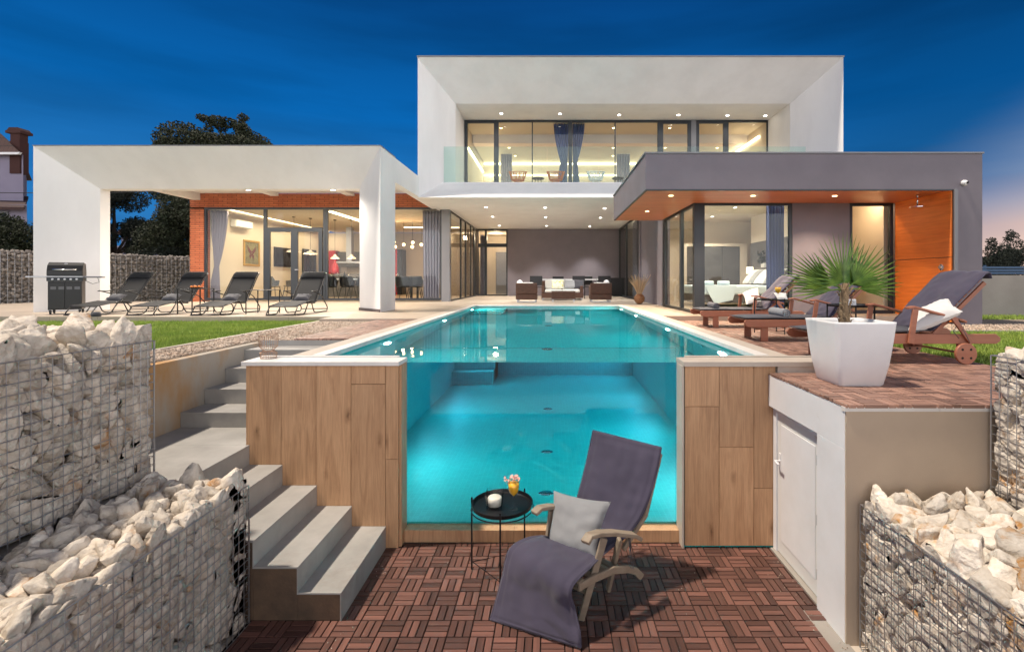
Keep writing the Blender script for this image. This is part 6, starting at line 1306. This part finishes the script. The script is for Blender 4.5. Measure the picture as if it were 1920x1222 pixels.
def tree(label, x, y, z0, h, r, n, m, seed, size=.16, low=.25, shape=1.0, group=None, name='tree', top=False):
    t = thing(name, label, 'tree', (x, y, z0), group=group); rr = random.Random(seed); cl = []
    for k in range(26):
        a = rr.uniform(0, 6.28); u = rr.uniform(low, 1); prof = math.sin(math.pi*min(1, (u-low)/(1-low)*.8+.22))**.7; rad = r*.72*prof*rr.uniform(.3, 1)**.5; rad = r*.8*rr.uniform(.1, 1)**.5 if top else rad; u = min(u, .98-.32*(rad/r)**2) if top else u; cl.append((x+rad*math.cos(a), y+rad*math.sin(a), z0+h*u*.93, r*rr.uniform(.22, .38)))
    for k in range(22):
        a = rr.uniform(0, 6.28); rad = r*rr.uniform(.75, 1.02); cl.append((x+rad*math.cos(a), y+rad*math.sin(a)*.8, z0+h*rr.uniform(max(low, .35), .93 if not top else .86), r*rr.uniform(.08, .16)))
    for k in range(10): cl.append((x+rr.uniform(-.6, .6)*r, y+rr.uniform(-.4, .4)*r, z0+h*rr.uniform(.95, 1.02), r*rr.uniform(.06, .13)))
    leafcloud('crown', cl, n, size, m, t, seed); q = MB(); q.tube([(x, y, z0-.2), (x+.1, y, z0+h*.3), (x, y+.1, z0+h*.75)], [h*.03, h*.022, h*.008], 8)
    for c_ in cl[:12]: q.tube([(x, y, z0+h*.3), ((x+c_[0])/2, (y+c_[1])/2, (z0+h*.35+c_[2])/2), c_[:3]], [h*.012, h*.008, h*.003], 5)
    q.build('trunk', M['bark'], t); return t
G0 = -.12
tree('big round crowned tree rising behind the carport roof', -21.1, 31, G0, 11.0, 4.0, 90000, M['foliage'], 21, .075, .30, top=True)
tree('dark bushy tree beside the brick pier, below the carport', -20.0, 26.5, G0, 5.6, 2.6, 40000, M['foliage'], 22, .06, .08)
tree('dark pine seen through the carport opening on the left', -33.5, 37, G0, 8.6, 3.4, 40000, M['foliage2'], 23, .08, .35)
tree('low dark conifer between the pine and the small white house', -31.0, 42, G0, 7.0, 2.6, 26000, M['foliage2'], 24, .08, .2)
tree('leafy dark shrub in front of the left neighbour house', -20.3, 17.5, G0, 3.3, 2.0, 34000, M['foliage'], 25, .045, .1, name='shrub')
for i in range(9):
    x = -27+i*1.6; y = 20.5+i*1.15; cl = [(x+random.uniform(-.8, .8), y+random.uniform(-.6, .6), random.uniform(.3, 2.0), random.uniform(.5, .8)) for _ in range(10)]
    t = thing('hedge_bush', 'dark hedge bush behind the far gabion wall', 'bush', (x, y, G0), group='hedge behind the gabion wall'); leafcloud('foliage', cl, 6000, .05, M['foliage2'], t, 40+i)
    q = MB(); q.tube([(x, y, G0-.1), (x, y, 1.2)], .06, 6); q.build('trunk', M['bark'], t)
rr = random.Random(12)
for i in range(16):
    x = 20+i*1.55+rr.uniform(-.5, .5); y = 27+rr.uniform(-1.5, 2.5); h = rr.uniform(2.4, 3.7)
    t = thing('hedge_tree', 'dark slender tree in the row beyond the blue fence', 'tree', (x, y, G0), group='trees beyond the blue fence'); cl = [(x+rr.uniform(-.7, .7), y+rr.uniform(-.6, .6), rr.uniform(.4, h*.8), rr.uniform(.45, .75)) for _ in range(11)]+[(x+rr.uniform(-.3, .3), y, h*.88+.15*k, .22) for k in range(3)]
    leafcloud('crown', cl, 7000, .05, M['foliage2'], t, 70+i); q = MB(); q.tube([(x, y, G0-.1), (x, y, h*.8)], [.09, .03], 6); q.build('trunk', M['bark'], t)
b = MB(); b.prism([(7.6, 10.95), (9.6, 10.9), (40, 10.2), (40, 10.45), (9.6, 11.15), (7.6, 11.2)], 'z', G0-.05, .80); o = b.build('concrete_wall', M['concwall']); tag(o, 'pale concrete boundary wall at the right edge of the garden', 'wall')
bf = thing('slat_fence', 'low blue grey horizontal slat fence on top of the concrete wall', 'fence', (15, 11, .8))
b = MB()
for k in range(3): b.prism([(9.4, 11.0), (40, 10.30), (40, 10.32), (9.4, 11.02)], 'z', .83+k*.062, .875+k*.062)
b.build('slat_panel', M['blueslat'], bf)
for i in range(7): x = 9.9+i*2.1; y = 11.03-(x-9.4)*.0229; q = MB(); q.box(x-.02, x+.02, y, y+.04, .80, 1.03); q.build('post', M['blueslat'], bf)
# neighbouring house on the left
nh = thing('neighbour_house', 'dusky neighbour house with tiled roofs and brick chimney at the left edge', 'house', (-32, 28, 0))
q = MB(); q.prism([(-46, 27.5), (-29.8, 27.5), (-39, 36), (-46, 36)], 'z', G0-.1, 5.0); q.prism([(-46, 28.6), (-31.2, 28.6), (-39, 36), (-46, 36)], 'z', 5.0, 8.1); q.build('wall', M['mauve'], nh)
q = MB(); q.add([(-44, 26.9, 5.05), (-29.3, 26.9, 4.75), (-32.4, 30.0, 5.9), (-44, 30.0, 6.2), (-44, 26.9, 4.9), (-29.3, 26.9, 4.6), (-32.4, 30, 5.75), (-44, 30, 6.05)], [(0, 1, 2, 3), (4, 5, 6, 7), (0, 1, 5, 4), (1, 2, 6, 5), (2, 3, 7, 6), (3, 0, 4, 7)]); q.build('lean_to_roof', M['rooftile'], nh)
q = MB(); q.add([(-46, 28.2, 8.1), (-30.9, 28.2, 8.1), (-38.6, 36, 8.1), (-46, 36, 8.1), (-46, 29, 10.4), (-34.0, 29.0, 10.4), (-38.8, 35, 10.4), (-46, 35, 10.4)], [(0, 1, 2, 3), (4, 5, 6, 7), (0, 1, 5, 4), (1, 2, 6, 5), (2, 3, 7, 6), (3, 0, 4, 7)]); rf = q.build('roof', M['rooftile'], nh)
q = MB(); q.prism([(-46, 8.12), (-30.8, 8.12), (-30.9, 8.0), (-46, 8.0)], 'y', 28.05, 28.19); q.build('gutter', M['potwhite'], nh)
q = MB(); q.box(-31.9, -31.3, 28.5, 29.0, 7.0, 8.9); q.box(-32.05, -31.15, 28.4, 29.1, 9.35, 9.5); q.box(-31.88, -31.32, 28.52, 28.98, 8.9, 9.35); q.prism([(-32.0, 9.5), (-31.2, 9.5), (-31.35, 9.68), (-31.85, 9.68)], 'y', 28.42, 29.08); q.build('chimney', mat('dark_red_brick', (.055, .02, .016), .9), rf)
for x, z in ((-31.35, 3.6), (-34.2, 3.6)):
    q = MB(); q.box(x-.55, x+.55, 27.42, 27.49, z-1.0, z+1.0); w = q.build('window', M['greylt'], nh); q = MB(); q.box(x-.47, x-.03, 27.40, 27.415, z-.92, z+.92); q.box(x+.03, x+.47, 27.40, 27.415, z-.92, z+.92); q.build('pane', M['screen'], w)
sh_ = thing('small_white_house', 'small distant white house with a balustraded terrace, through the carport', 'house', (-44, 52, 0))
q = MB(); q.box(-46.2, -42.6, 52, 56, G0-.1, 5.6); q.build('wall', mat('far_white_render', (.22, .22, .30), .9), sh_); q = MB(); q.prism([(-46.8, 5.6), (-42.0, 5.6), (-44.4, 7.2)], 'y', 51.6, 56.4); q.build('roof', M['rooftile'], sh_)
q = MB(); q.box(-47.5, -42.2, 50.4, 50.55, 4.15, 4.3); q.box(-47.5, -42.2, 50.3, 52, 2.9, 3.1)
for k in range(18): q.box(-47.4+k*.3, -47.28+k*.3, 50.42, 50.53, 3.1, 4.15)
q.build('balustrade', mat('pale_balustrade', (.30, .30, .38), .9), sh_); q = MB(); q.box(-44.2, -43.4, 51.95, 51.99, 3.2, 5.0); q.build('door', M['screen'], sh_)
q = MB(); q.tube([(-45+k*1.6, 25.0, 5.2+.012*(k-12)**2*.5) for k in range(25)], .02, 5); o = q.build('overhead_cable', M['blackm']); tag(o, 'thin black cable sagging past the left neighbour house', 'cable')
